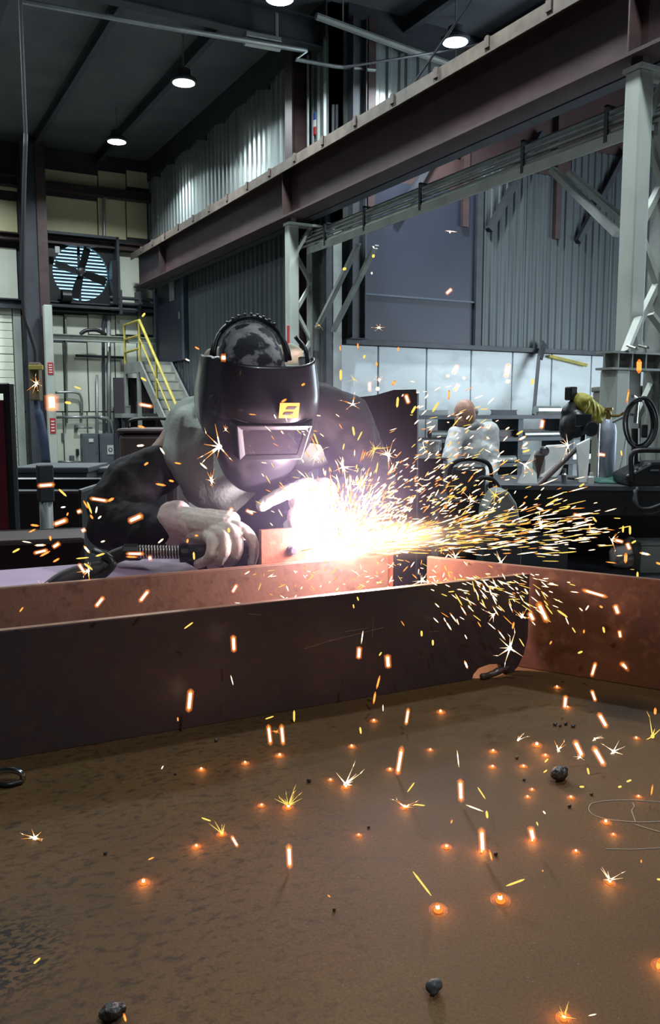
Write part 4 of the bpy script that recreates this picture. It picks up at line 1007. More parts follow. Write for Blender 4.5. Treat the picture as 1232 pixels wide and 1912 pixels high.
# shirt / jacket body over the torso
mb = MB()
mb.chain([pel, (pel + chest) / 2, chest], [.175, .165, .175]); mb.cap(chest + UP * .02, neck, .165, .10)
mb.cap(W_(372, 800, 2.70), chest, .115, .15); mb.cap(W_(330, 838, 2.66), W_(400, 800, 2.70), .062, .09); mb.cap(W_(364, 778, 2.66), W_(420, 770, 2.7), .04, .08)
mb.cap(W_(362, 805, 2.62), W_(440, 905, 2.55), .085, .115); mb.cap(W_(330, 848, 2.58), W_(400, 900, 2.55), .055, .09); mb.cap(W_(395, 850, 2.56), W_(470, 930, 2.54), .09, .07); mb.cap(W_(585, 815, 2.72), chest, .11, .15); mb.cap(W_(385, 905, 2.60), W_(470, 880, 2.62), .08, .1)
blob(mb, 'shirt', shirt, wd_, .014, 22, [(.16, .018), (.06, .008)])
# left-hand (image left) sleeve and image right sleeve with shoulder
mb = MB()
mb.chain([W_(292, 880, 2.60), W_(250, 905, 2.59), elR, ], [.078, .092, .092], 16)
mb.chain([elR, W_(262, 985, 2.48), W_(312, 988, 2.385)], [.095, .086, .058], 16)
mb.cap(W_(205, 985, 2.55), W_(245, 1005, 2.50), .07, .07, 14)
blob(mb, 'sleeve', jacket, wd_, .009, 12, [(.085, .024), (.03, .005)])
mb = MB()
mb.chain([W_(585, 770, 2.66), W_(635, 790, 2.70), elL], [.10, .105, .085], 16)
mb.chain([elL, W_(650, 935, 2.52), wrL], [.088, .075, .055], 16)
blob(mb, 'sleeve', jacket, wd_, .009, 12, [(.085, .024), (.03, .005)])
# jacket front hanging below the helmet
mb = MB(); mb.chain([W_(470, 905, 2.56), W_(455, 990, 2.62), W_(450, 1080, 2.80)], [.10, .13, .14], 16); mb.cap(W_(400, 930, 2.60), W_(540, 930, 2.60), .05, .07)
blob(mb, 'jacket_front', jacket, wd_, .012, 5, [(.09, .025)])
# pale hood rolled behind the head
blob(MB().cap(W_(397, 668, 2.72), W_(548, 662, 2.72), .034, .034).cap(W_(396, 672, 2.72), W_(385, 720, 2.70), .03, .03), 'hood', M('cream_hood', (.58, .55, .40), .7, 0, (.48, .45, .33), 12), wd_, .010, 3, [(.05, .02)])

# ---- gloves
def glove(name, palm, fingers, cuff, voxel=.0030):
    mb = MB()
    for e in palm: mb.cap(*e)
    for pts, rs in fingers: mb.chain([W_(*p) for p in spline2(pts)], [r for r in rs2(rs, len(spline2(pts)))], 12)
    o = blob(mb, name, leather, wd_, voxel, 1, [(.02, .003)])
    mb = MB()
    for e in cuff: mb.cap(*e)
    blob(mb, name + '_cuff', leather2, wd_, .005, 4, [(.03, .006)])
    return o
def spline2(pts): return [tuple(v) for v in spline(pts, 3)]
def rs2(rs, n):
    return [rs[0] + (rs[1] - rs[0]) * i / (n - 1) for i in range(n)]
gd = 2.30
palm = [(W_(352, 975, 2.33), W_(425, 985, 2.27), .040, .036), (W_(360, 995, 2.33), W_(408, 1003, 2.27), .036, .032), (W_(345, 965, 2.34), W_(430, 972, 2.29), .030, .028)]
fingers = [([(415, 980, 2.27), (448, 985, 2.245), (471, 1008, 2.24), (474, 1034, 2.25), (470, 1050, 2.255)], (.0175, .0125)),   # index
           ([(408, 985, 2.26), (432, 990, 2.225), (444, 1012, 2.215), (440, 1038, 2.225), (424, 1053, 2.25)], (.0185, .0140)),
           ([(400, 992, 2.255), (418, 1000, 2.215), (421, 1024, 2.205), (411, 1046, 2.22), (396, 1057, 2.25)], (.0185, .0140)),
           ([(388, 1000, 2.26), (396, 1010, 2.215), (395, 1030, 2.205), (386, 1046, 2.22), (370, 1053, 2.245)], (.0175, .0130)),
           ([(385, 975, 2.32), (420, 975, 2.335), (452, 1000, 2.34), (468, 1025, 2.34)], (.021, .015))]                            # thumb behind the torch
cuff = [(W_(325, 972, 2.37), W_(350, 980, 2.33), .052, .044), (W_(318, 958, 2.37), W_(335, 955, 2.36), .034, .032), (W_(316, 1000, 2.37), W_(335, 1003, 2.36), .03, .03)]
glove('right_glove' if False else 'glove', palm, fingers, cuff)
palm = [(W_(590, 930, 2.42), W_(562, 935, 2.38), .042, .038), (W_(585, 955, 2.41), W_(565, 962, 2.38), .04, .034), (W_(575, 910, 2.42), W_(560, 915, 2.39), .03, .03)]
fingers = [([(566, 915, 2.39), (540, 917, 2.365), (512, 930, 2.355), (489, 944, 2.35)], (.024, .0175)),
           ([(560, 945, 2.38), (548, 965, 2.355), (553, 990, 2.345), (566, 1005, 2.36)], (.021, .016)),
           ([(568, 955, 2.37), (560, 978, 2.345), (568, 1000, 2.345), (580, 1012, 2.36)], (.021, .016)),
           ([(578, 962, 2.37), (575, 985, 2.345), (582, 1004, 2.345), (594, 1014, 2.36)], (.020, .015)),
           ([(588, 965, 2.38), (590, 985, 2.35), (596, 1002, 2.35), (606, 1010, 2.36)], (.019, .014))]
cuff = [(W_(600, 925, 2.45), W_(585, 930, 2.42), .055, .046)]
glove('glove', palm, fingers, cuff)

# ---- helmet (local frame: x right as seen, y out of the face, z up)
hy = (-FW * .80 + RT * .27 - UP * .42).normalized(); hx = (-hy.cross(UP)).normalized()
if hx.dot(RT) < 0: hx = -hx
hz = hy.cross(hx); 
if hz.dot(UP) < 0: hz = -hz
HC = W_(478, 738, 2.42); HS = 1.17
def hl(x, y, z): return HC + hx * (x * HS) + hy * (y * HS * .95) + hz * (z * HS)
shellm = M('helmet_shell', (.016, .015, .019), .30, 0, (.022, .020, .025), 5, coat=.3)
NZ, NA = 26, 40
def shell_pt(i, j, grow=0.0):
    v = i / NZ; a = -1 + 2 * j / NA                        # v: 0 top .. 1 chin ; a: -1 left ear .. 1 right ear
    th = a * math.radians(112)
    # half width and depth per height
    w = .128 + .012 * math.sin(math.pi * min(1, v * 1.1)) - .040 * max(0, v - .62) / .38
    dpt = .150 + .02 * math.sin(math.pi * v) - .018 * max(0, v - .7) / .3
    e = .72                                                 # squarish front
    sx = math.copysign(abs(math.sin(th)) ** e, th); cy = math.copysign(abs(math.cos(th)) ** e, math.cos(th))
    x, y = (w + grow) * sx, (dpt + grow) * cy
    ztop = .146 - .05 * max(0, abs(a) - .62) / .38 - (0.018 if abs(a) < .52 else 0.03)
    zbot = -.200 + .075 * abs(a) ** 1.5
    z = ztop + (zbot - ztop) * v
    if abs(a) < .5 and v < .42: y += .012                   # raised brow panel
    y -= .035 * max(0, .25 - v) / .25 * (1 if abs(a) < .8 else .5)   # crown leans back
    return hl(x, y, z)
mb = MB(); vs = [shell_pt(i, j) for i in range(NZ + 1) for j in range(NA + 1)]
fs = [[i * (NA + 1) + j, i * (NA + 1) + j + 1, (i + 1) * (NA + 1) + j + 1, (i + 1) * (NA + 1) + j] for i in range(NZ) for j in range(NA)]
o = mb.add(vs, fs).build('helmet', shellm, wd_, smooth=True); helmet = o
s = o.modifiers.new('s', 'SUBSURF'); s.levels = 1; s.render_levels = 1
s = o.modifiers.new('t', 'SOLIDIFY'); s.thickness = .005; s.offset = 1
# lens surround, lens, brow line, side knob and decal
def front(x, z, off=0.0):                                   # point on the face of the shell
    best = None
    for i in range(NZ + 1):
        for j in range(NA + 1):
            p = vs[i * (NA + 1) + j] - HC; p = Vector((0, 0, 0)) + hx * (p.dot(hx) / HS) + hy * (p.dot(hy) / HS / .95) + hz * (p.dot(hz) / HS); d = (p.dot(hx) - x) ** 2 + (p.dot(hz) - z) ** 2
            if p.dot(hy) > -.02 and (best is None or d < best[0]): best = (d, p.dot(hy))
    return hl(x, best[1] + off, z)
def patch(poly, off, thick, name, mat, parent, bev=.002):
    return MB().prism([front(x, z, off) for x, z in poly], hy * thick).build(name, mat, parent, bevel=bev)
fy = max((p - HC).dot(hy) for p in vs) / HS / .95 + .006
def frame(x0, x1, z0, z1, b, y0, y1, taper=0.0):
    mb = MB(); o_ = [(x0, z0), (x1, z0), (x1 + taper, z1), (x0 - taper, z1)]
    i_ = [(x0 + b, z0 + b), (x1 - b, z0 + b), (x1 - b + taper * .8, z1 - b), (x0 + b - taper * .8, z1 - b)]
    vs_ = [hl(x, y1, z) for x, z in o_] + [hl(x, y1 - .004, z) for x, z in i_] + [hl(x * 1.12, y0, z * 1.0) for x, z in o_] + [hl(x, y0 + .002, z) for x, z in i_]
    fs_ = [[k, (k + 1) % 4, 4 + (k + 1) % 4, 4 + k] for k in range(4)] + [[k, 8 + k, 8 + (k + 1) % 4, (k + 1) % 4] for k in range(4)] + [[4 + k, 4 + (k + 1) % 4, 12 + (k + 1) % 4, 12 + k] for k in range(4)]
    return mb.add(vs_, fs_)
lensf = frame(-.072, .078, -.080, .010, .014, fy - .03, fy + .004, .014).build('lens_surround', shellm, wd_, bevel=.003)
MB().prism([hl(x, fy - .004, z) for x, z in ((-.060, -.068), (.066, -.068), (.078, -.002), (-.072, -.002))], hy * .003).build('lens', M('dark_lens', (.012, .013, .02), .06, 0, coat=1.0), lensf)
MB().tube(spline([front(-.126, .026, .002), front(-.085, .016, .002), front(-.04, .010, .002), front(0, .009, .002), front(.045, .010, .002), front(.085, .015, .002), front(.126, .026, .002)], 6), .0022, 6).build('brow_seam', M('seam_edge', (.10, .09, .11), .4), helmet, smooth=True)
MB().lathe(front(-.12, .03, -.004), [(.018, 0), (.02, .003), (.02, .01), (.014, .013)], 16, hy * .4 - hx).build('side_knob', black, helmet)
dy = max((front(.012, .04) - HC).dot(hy), (front(.062, .04) - HC).dot(hy), (front(.03, .07) - HC).dot(hy)) / HS / .95 + .010
def dquad(pts, off, th, name, m, par): return MB().prism([hl(x, dy + off - .12 * max(0, z - .03), z) for x, z in pts], hy * th).build(name, m, par)
dec = dquad(((.010, .028), (.056, .028), (.056, .064), (.010, .064)), 0, .0012, 'decal', M('orange_decal', (.95, .27, .01), .5), helmet); dec['label'] = 'orange decal with two slanted dark bars'
for z0, sh in ((.052, .006), (.039, 0)): dquad(((.019 + sh, z0 - .003), (.039 + sh, z0 - .003), (.044 + sh, z0 + .003), (.024 + sh, z0 + .003)), .0013, .0008, 'emblem_bar', darkprint, dec)
# cap and headgear
capm = M('dark_camouflage', (.035, .035, .04), .85, 0, (.34, .32, .33), 22, (1, 1, 1), .47, .53)
CC = hl(0, -.085, .040)
capo = blob(MB().ell(CC, (.098, .115, .112)).ell(CC + UP * .03 - hy * .02, (.09, .10, .09)), 'cap', capm, wd_, .008, 3, [(.04, .008)])
for off, tilt in ((0, .2), (.045, .75)):
    ax = (hy * math.cos(tilt) + hz * math.sin(tilt)).normalized(); cc = CC + ax * off
    pts = []; u = hx; w_ = ax.cross(hx).normalized()
    if w_.dot(UP) < 0: w_ = -w_
    for k in range(17):
        a = math.pi * k / 16; pts.append(CC + UP * .012 + ax * (off - .02) + u * .112 * math.cos(a) + w_ * .128 * math.sin(a))
    MB().tube(pts, .007, 6).build('headgear_band', black, capo, smooth=True)
for k in range(9):
    a = math.pi * (.3 + .4 * k / 8); ax = (hy * math.cos(.2) + hz * math.sin(.2)).normalized(); w_ = ax.cross(hx).normalized(); w_ = w_ if w_.dot(UP) > 0 else -w_
    c = CC + UP * .012 - ax * .02 + hx * .119 * math.cos(a) + w_ * .135 * math.sin(a)
    MB().obox(c, hx * .003, ax * .006, w_ * .004).build('ratchet_tooth', darksteel, capo)
MB().tube(spline([hl(.10, -.06, .13), hl(.118, -.02, .11), hl(.122, 0, .07)], 5), .007, 6).build('headgear_arm', black, capo, smooth=True)

# ================================================================== THE TORCH
to = thing('welding_torch', 'black welding torch with a coiled spring strain relief in the left glove', 'torch', W_(300, 1032, 2.24))
T = [W_(345, 1032, 2.255), W_(400, 1030, 2.26), W_(470, 1022, 2.29), W_(530, 1015, 2.42), W_(590, 1012, 2.46), W_(625, 1024, 2.44)]
MB().tube(spline(T[:3], 5), [.0225] * 10 + [.0205], 14).build('handle', black, to, smooth=True)
MB().tube(spline(T[2:], 5), .009, 10).build('gooseneck', M('copper', (.45, .25, .15), .35, .8), to, smooth=True)
MB().tube([W_(336, 1032, 2.25), W_(350, 1032, 2.255)], .027, 14).build('collar', black, to)
s0, s1 = W_(256, 1030, 2.245), W_(338, 1031, 2.25); dv = s1 - s0; ax = dv.normalized(); u = ax.orthogonal().normalized(); w_ = ax.cross(u)
nc = 15; pts = [s0 + dv * (k / (nc * 14)) + u * .0168 * math.cos(2 * math.pi * k / 14) + w_ * .0168 * math.sin(2 * math.pi * k / 14) for k in range(nc * 14 + 1)]
MB().tube(pts, .0029, 6).build('spring', M('spring_steel', (.62, .58, .55), .28, .9), to, smooth=True)
MB().tube([s0 - ax * .004, s1 + ax * .004], .0125, 10).build('spring_core', blackrubber, to)
MB().tube([W_(232, 1031, 2.24), W_(258, 1030, 2.245)], [.023, .021], 12).build('rear_collar', black, to)
MB().tube(spline([W_(236, 1031, 2.24), W_(210, 1042, 2.235), W_(190, 1062, 2.22), W_(160, 1068, 2.20), W_(120, 1082, 2.17), W_(80, 1112, 2.14), W_(30, 1150, 2.10)], 6), [.020] * 10 + [.024] * 27, 12).build('hose', blackrubber, to, smooth=True)
MB().tube(spline([W_(178, 1030, 2.25), W_(196, 1038, 2.22), W_(210, 1052, 2.21), W_(190, 1074, 2.2), W_(165, 1084, 2.19)], 5), .012, 10).build('hose_loop', black, to, smooth=True)

# ================================================================== STANDING MAN
md = 7.0
mn = thing('person', 'bald man in a white shirt standing by the bench, looking down', 'person', D(890, 900, md) * 1)
mn.location.z = 0
mshirt = M('white_shirt', (.66, .67, .68), .75, 0, (.58, .59, .6), 9, bump=.2, bscale=40)
mh = D(868, 772, md - .05); mch = D(890, 850, md); mp = D(893, 940, md + .08); mg = Vector((mp.x, mp.y, 0))
mp.z = .92
shA, shB = D(852, 812, md - .1), D(914, 805, md + .05)
elA, elB = D(838, 860, md - .28), D(918, 872, md - .1); wrA, wrB = D(858, 896, md - .42), D(900, 905, md - .35)
mb = MB(); mb.chain([mp, mch], [.13, .14]).cap(mch, D(884, 800, md), .14, .07).cap(D(884, 800, md), mh, .055, .055)
face = (-FW * .6 - RT * .75 - UP * .3).normalized()
mb.ell(mh, (.09, .10, .118)); mb.ell(mh + face * .05 - UP * .045, (.055, .055, .05)); mb.ell(mh + face * .095 - UP * .015, (.014, .014, .018))
fr = face.cross(UP).normalized(); fu = fr.cross(face)
for sx in (-1, 1):
    mb.ell(mh + fr * .076 * sx - face * .01, (.012, .02, .028)); mb.ell(mh + face * .075 + fr * .03 * sx + UP * .022, (.022, .022, .008))
mb.ell(mh + face * .095 - UP * .05, (.02, .02, .007))
mb.chain([shA, elA, wrA], [.055, .042, .028]).chain([shB, elB, wrB], [.055, .042, .028])
for sx in (-1, 1):
    f = mg + RT * .11 * sx + UP * .08; k = (mp + f) / 2 + RT * .05 * sx; mb.chain([mp, mp + RT * .09 * sx - UP * .04, k, f], [.12, .09, .06, .045])
for w0, tgt in ((wrA, -RT * .05 - FW * .06 - UP * .04), (wrB, -RT * .06 - FW * .05 - UP * .03)):
    mb.cap(w0, w0 + tgt * .7, .028, .034)
    t_ = tgt.normalized(); sd_ = t_.cross(UP).normalized()
    for q in range(4):
        b0_ = w0 + tgt * .9 + sd_ * (-.027 + .018 * q); mb.chain([b0_, b0_ + t_ * .035, b0_ + t_ * .05 - UP * (.022 + .004 * (q % 2))], [.0095, .009, .0075], 8)
    mb.chain([w0 + tgt * .4 - sd_ * .035, w0 + tgt * .8 - sd_ * .055, w0 + tgt * 1.1 - sd_ * .05], [.011, .010, .008], 8)
blob(mb, 'body', skin, mn, .009, 3)
for sx in (-1, 1): MB().ell(mh + face * .086 + fr * .03 * sx + UP * .006, (.010, .010, .008), 8, 5).build('eye', darkprint, mn)
blob(MB().ell(mh - face * .03 + UP * .005, (.093, .096, .05)).ell(mh - face * .065 - UP * .03, (.07, .05, .06)), 'hair', M('short_grey_hair', (.30, .25, .22), .8), mn, .008, 2)
mb = MB(); mb.chain([mp, mch], [.155, .165]).cap(mch, D(886, 806, md), .16, .085).cap(shA, D(884, 815, md), .075, .1).cap(shB, D(884, 815, md), .08, .1)
mb.chain([shA, elA, wrA.lerp(elA, .15)], [.078, .062, .045]).chain([shB, elB, wrB.lerp(elB, .15)], [.082, .066, .045])
sh = blob(mb, 'shirt', mshirt, mn, .013, 4, [(.10, .03), (.04, .012)])
blob(MB().cap(D(876, 798, md - .1), D(890, 792, md - .08), .022, .026).cap(D(890, 792, md - .08), D(898, 796, md), .026, .03), 'collar', M('shirt_collar', (.5, .52, .55), .7), mn, .008, 2)
mb = MB()
for sx in (-1, 1):
    f = mg + RT * .11 * sx + UP * .1; k = (mp + f) / 2 + RT * .05 * sx; mb.chain([mp, mp + RT * .09 * sx - UP * .04, k, f], [.15, .115, .085, .075])
blob(mb, 'trousers', jeans, mn, .018, 3)
for sx in (-1, 1): blob(MB().cap(mg + RT * .11 * sx + UP * .05 + FW * .05, mg + RT * .13 * sx + UP * .045 - FW * .14, .05, .044).cap(mg + RT * .11 * sx + UP * .06, mg + RT * .11 * sx + UP * .13, .055, .06), 'boot', black, mn, .012, 2)

# ================================================================== BITS LYING ON THE TABLE
slagm = M('black_slag', (.025, .022, .022), .35, .3, (.07, .06, .06), 60, bump=.6, bscale=90)
def lump(px, py, w, h, name, label, cat, mat=slagm, seed=1, grp=None):
    random.seed(seed); c = ZP(px, py, TZ); s = w
    mb = MB().ell(c + UP * h * .45, (s * .5, s * .36, h * .5), 16, 10)
    for k in range(4):
        a = random.uniform(0, 6.28); mb.ell(c + Vector((math.cos(a) * s * .28, math.sin(a) * s * .22, h * random.uniform(.2, .7))), (s * .22, s * .2, h * .3), 10, 6)
    o = blob(mb, name, mat, None, max(.0012, w / 26), 1, [(w * .3, w * .12)])
    lo = min(v.co.z for v in o.data.vertices)
    for v in o.data.vertices: v.co.z += TZ + .0002 - lo
    return tag(o, label, cat, grp)
lump(1043, 1457, .036, .024, 'slag_lump', 'black slag lump on the table at right, the largest one', 'slag', seed=2)
lump(810, 1853, .021, .015, 'pebble', 'smooth dark pebble near the front edge of the table', 'pebble', M('grey_pebble', (.06, .065, .07), .5, 0, (.04, .04, .045), 20), 3)
lump(210, 1902, .030, .016, 'slag_lump', 'dark slag lump cut by the bottom edge of the picture', 'slag', seed=4)
lump(577, 1461, .010, .008, 'pebble', 'tiny dark pebble left of the big spark burst on the table', 'pebble', seed=5)
for i, (px, py, w) in enumerate(((1036, 1355, .010), (1046, 1357, .007), (1056, 1354, .009), (1070, 1358, .010), (965, 1417, .008), (978, 1458, .007), (1063, 1508, .008), (1104, 1485, .007), (404, 1385, .009), (327, 1447, .006), (197, 1596, .007), (925, 1598, .008), (624, 1701, .006), (688, 1546, .006))):
    lump(px, py, w, w * .7, 'grit_crumb', 'tiny dark crumb of slag on the table', 'slag', slagm, 20 + i, 'crumbs of slag on the table')
# bright bent clamp at the left
c = ZP(22, 1462, TZ)
t = thing('bright_clip', 'shiny bent metal clip lying against the beam at the left edge', 'clip', c)
MB().tube(spline([c - RT * .03 + UP * .006, c - RT * .022 + UP * .020, c + UP * .024, c + RT * .018 + UP * .018, c + RT * .020 + UP * .006], 6), .0055, 10).build('bow', M('clip_steel', (.5, .55, .58), .15, 1.0), t, smooth=True)
MB().tube(spline([c - RT * .03 - FW * .012 + UP * .005, c - FW * .02 + UP * .006, c + RT * .020 - FW * .006 + UP * .005], 6), .0045, 10).build('jaw', black, t, smooth=True)
# chalk marks
chalk = M('chalk', (.36, .31, .26), .9)
mb = MB()
def chalkline(pts, w=.0009):
    mb.tube([ZP(x, y, TZ + .0004) for x, y in pts], w, 4)
chalkline(spline([Vector((x, y, 0)) for x, y in ((1232, 1498), (1170, 1494), (1118, 1497), (1100, 1505), (1105, 1520), (1135, 1530), (1190, 1535), (1240, 1534))], 4) and [(v.x, v.y) for v in spline([Vector((x, y, 0)) for x, y in ((1240, 1498), (1170, 1494), (1118, 1497), (1100, 1505), (1105, 1520), (1135, 1530), (1190, 1535), (1240, 1534))], 5)])
chalkline([(1181, 1499), (1184, 1506), (1179, 1514), (1186, 1534)]); chalkline([(1185, 1540), (1215, 1549), (1240, 1556)], .0012)
chalkline([(1130, 1585), (1180, 1586), (1240, 1583)], .0007)
tag(mb.build('chalk_mark', chalk), 'faint chalk loop and strokes drawn on the table at right', 'chalk mark')

# ================================================================== THE ARC
ARC = on_o(622, 1028, PO - .012)
# ================================================================== ARC LIGHT, GLOW AND SMOKE
lamp('arc_light', 'POINT', ARC + UP * .07 - bnw * .004, 36, (1.0, .80, .92), .02)
lamp('flare_light', 'POINT', ARC + UP * .13 - bnw * .12 + bew * .06, 18, (1.0, .80, .90), .05)  # second lamp for the flare, added to brighten the gloves
lamp('spark_light', 'POINT', ARC + bew * .12 + UP * .09 - bnw * .09, 11, (1.0, .48, .20), .05)
def volume_mat(name, emit_col, core, lobes, density, dcol):
    """soft ball and lobes of glow or smoke round the object's origin; local x runs along the beam, z up"""
    m = bpy.data.materials.new(name); m.use_nodes = True; nt = m.node_tree; N = nt.nodes; L = nt.links; N.clear()
    out = N.new('ShaderNodeOutputMaterial'); v = N.new('ShaderNodeVolumePrincipled'); L.new(v.outputs[0], out.inputs['Volume'])
    tc = N.new('ShaderNodeTexCoord'); tot = None
    for (cx, cy, cz), (rx, ry, rz), amp, pw in lobes:
        mp = N.new('ShaderNodeMapping'); mp.vector_type = 'POINT'
        mp.inputs['Location'].default_value = (-cx / rx, -cy / ry, -cz / rz); mp.inputs['Scale'].default_value = (1 / rx, 1 / ry, 1 / rz)
        L.new(tc.outputs['Object'], mp.inputs['Vector'])
        g = N.new('ShaderNodeTexGradient'); g.gradient_type = 'SPHERICAL'; L.new(mp.outputs[0], g.inputs[0])
        p = N.new('ShaderNodeMath'); p.operation = 'POWER'; p.inputs[1].default_value = pw; L.new(g.outputs['Fac'], p.inputs[0])
        q = N.new('ShaderNodeMath'); q.operation = 'MULTIPLY'; q.inputs[1].default_value = amp; L.new(p.outputs[0], q.inputs[0])
        if tot is None: tot = q.outputs[0]
        else:
            a = N.new('ShaderNodeMath'); a.operation = 'ADD'; L.new(tot, a.inputs[0]); L.new(q.outputs[0], a.inputs[1]); tot = a.outputs[0]
    v.inputs['Color'].default_value = (*dcol, 1)
    if density:
        d = N.new('ShaderNodeMath'); d.operation = 'MULTIPLY'; d.inputs[1].default_value = density; L.new(tot, d.inputs[0]); L.new(d.outputs[0], v.inputs['Density'])
    else: v.inputs['Density'].default_value = 0
    if core:
        d = N.new('ShaderNodeMath'); d.operation = 'MULTIPLY'; d.inputs[1].default_value = core; L.new(tot, d.inputs[0]); L.new(d.outputs[0], v.inputs['Emission Strength'])
        v.inputs['Emission Color'].default_value = (*emit_col, 1)
    return m
def vol(name, mat, centre, lo, hi):
    me = MB().ell([(a + b) / 2 for a, b in zip(lo, hi)], [(b - a) / 2 for a, b in zip(lo, hi)], 24, 14).mesh(name, mat)
    o = bpy.data.objects.new(name, me); COL.objects.link(o); o.location = centre
    o.rotation_euler = (0, 0, math.atan2(bew.y, bew.x)); return o
glow_vol = vol('arc_glow', volume_mat('arc_glare', (1.0, .66, .42), 1.0, [((.05, 0, .035), (.085, .06, .085), 170, 1.5), ((.17, 0, .025), (.22, .06, .055), 60, 1.4), ((.09, 0, .07), (.20, .14, .18), 1.1, 2.0), ((.25, 0, .02), (.36, .12, .08), 4, 1.6)], 0, (1, 1, 1)),
            ARC, (-.30, -.22, -.26), (.68, .22, .36))  # arc core plus the glare round it, put in as a glowing volume
tag(glow_vol, 'blinding white welding arc and its glare over the steel plate', 'arc', None, 'stuff')
smoke = vol('welding_smoke', volume_mat('smoke', (1, 1, 1), 0, [((-.08, 0, .12), (.48, .45, .5), 1.0, 1.4)], 0.20, (.74, .66, 1.0)), ARC, (-.55, -.5, -.38), (.55, .5, .62))  # violet tint puts the arc's glow into the smoke
tag(smoke, 'thin welding smoke tinted with violet arc glow, hanging round the arc and helmet', 'smoke', None, 'stuff')

# ================================================================== SPARKS
sp_w = E('spark_white', (1.0, .80, .52), 3.2); sp_o = E('spark_orange', (1.0, .36, .07), 1.5); sp_y = E('spark_yellow', (1.0, .66, .13), 1.25)
sp_p = E('spark_pale', (1.0, .62, .36), 1.6); sp_r = E('spark_ember', (1.0, .23, .03), 1.15)
def G_(name, col, s):
    m = bpy.data.materials.new(name); m.use_nodes = True; nt = m.node_tree; nt.nodes.clear()
    o = nt.nodes.new('ShaderNodeOutputMaterial'); a = nt.nodes.new('ShaderNodeAddShader'); e = nt.nodes.new('ShaderNodeEmission'); t = nt.nodes.new('ShaderNodeBsdfTransparent')
    e.inputs[0].default_value = (*col, 1); e.inputs[1].default_value = s
    nt.links.new(e.outputs[0], a.inputs[0]); nt.links.new(t.outputs[0], a.inputs[1]); nt.links.new(a.outputs[0], o.inputs[0])
    try: m.cycles.emission_sampling = 'NONE'
    except Exception: pass
    return m
halo = G_('halo_shell', (1.0, .25, .05), .12)  # additive shells paint the orange halo round sparks and embers
KIND = {'w': (sp_w, sp_o), 'o': (sp_o, sp_r), 'y': (sp_y, sp_y), 'p': (sp_w, sp_p)}
def rod(mb, a, b, r, n=5, e=.2):
    a, b = Vector(a), Vector(b); d = b - a; L = d.length; d.normalize(); u = d.orthogonal().normalized(); w = d.cross(u)
    o = len(mb.v)
    for f, q in ((0, .25), (e, .95), (1 - e, 1), (1, .3)):
        for k in range(n):
            t = 2 * math.pi * k / n; mb.v.append(a + d * L * f + (u * math.cos(t) + w * math.sin(t)) * r * q)
    c0 = mb.cur
    for i in range(3):
        for k in range(n):
            k2 = (k + 1) % n; mb.f.append([o + i * n + k, o + i * n + k2, o + (i + 1) * n + k2, o + (i + 1) * n + k]); mb.mi.append(c0 if i == 1 else c0 + 1)
    mb.f.append([o + k for k in range(n)]); mb.mi.append(c0 + 1); mb.f.append([o + 3 * n + k for k in range(n)]); mb.mi.append(c0 + 1)
def ray_rod(mb, a, b, r, n=5):                            # a burst arm: hot at the root, tapering to a coloured point
    a, b = Vector(a), Vector(b); d = b - a; u = d.orthogonal().normalized(); w = d.normalized().cross(u)
    o = len(mb.v); c0 = mb.cur
    for f, q in ((0, .7), (.12, 1), (.40, .8), (1, .12)):
        for k in range(n):
            t = 2 * math.pi * k / n; mb.v.append(a + (b - a) * f + (u * math.cos(t) + w * math.sin(t)) * r * q)
    for i in range(3):
        for k in range(n):
            k2 = (k + 1) % n; mb.f.append([o + i * n + k, o + i * n + k2, o + (i + 1) * n + k2, o + (i + 1) * n + k]); mb.mi.append(c0 if i < 2 else c0 + 1)
    mb.f.append([o + 3 * n + k for k in range(n)]); mb.mi.append(c0 + 1)
def fdir(ang):                                            # direction seen at an angle to the picture's right, with a little depth
    a = math.radians(ang); return RT * math.cos(a) + UP * math.sin(a)
UNIT = {}
for k, ms in KIND.items():
    mb = MB(); rod(mb, (0, 0, -.5), (0, 0, .5), 1.0, 6); UNIT[k] = mb.mesh('spark', list(ms))
mb = MB(); rod(mb, (0, 0, -.5), (0, 0, .5), .75, 7, .1)
for rr, hh in ((1.15, .56), (1.45, .60), (1.8, .64)): mb.cur = 2; rod(mb, (0, 0, -hh), (0, 0, hh), rr, 9, .1)
UNIT['W'] = mb.mesh('spark', [sp_w, sp_o, halo, halo])
count = {}
def spark(px, py, ln, ang, kind, wpx, d, label, group, zmin=None):
    c = D(px, py, d); s = d / 1580.0
    if c.z < TZ + ln * s / 2 and py > 1100: c = ZP(px, py, TZ + ln * s * .5 + .002); s = (c - CAM).dot(FW) / 1580
    o = bpy.data.objects.new('spark', UNIT['W' if kind == 'w' and wpx >= 5 else kind]); COL.objects.link(o); o.location = c
    dr = (fdir(ang) + FW * random.uniform(-.25, .25)).normalized()
    o.rotation_mode = 'QUATERNION'; o.rotation_quaternion = dr.to_track_quat('Z', 'Y'); o.scale = (wpx * s / 2, wpx * s / 2, ln * s)
    return tag(o, label, 'spark', group)
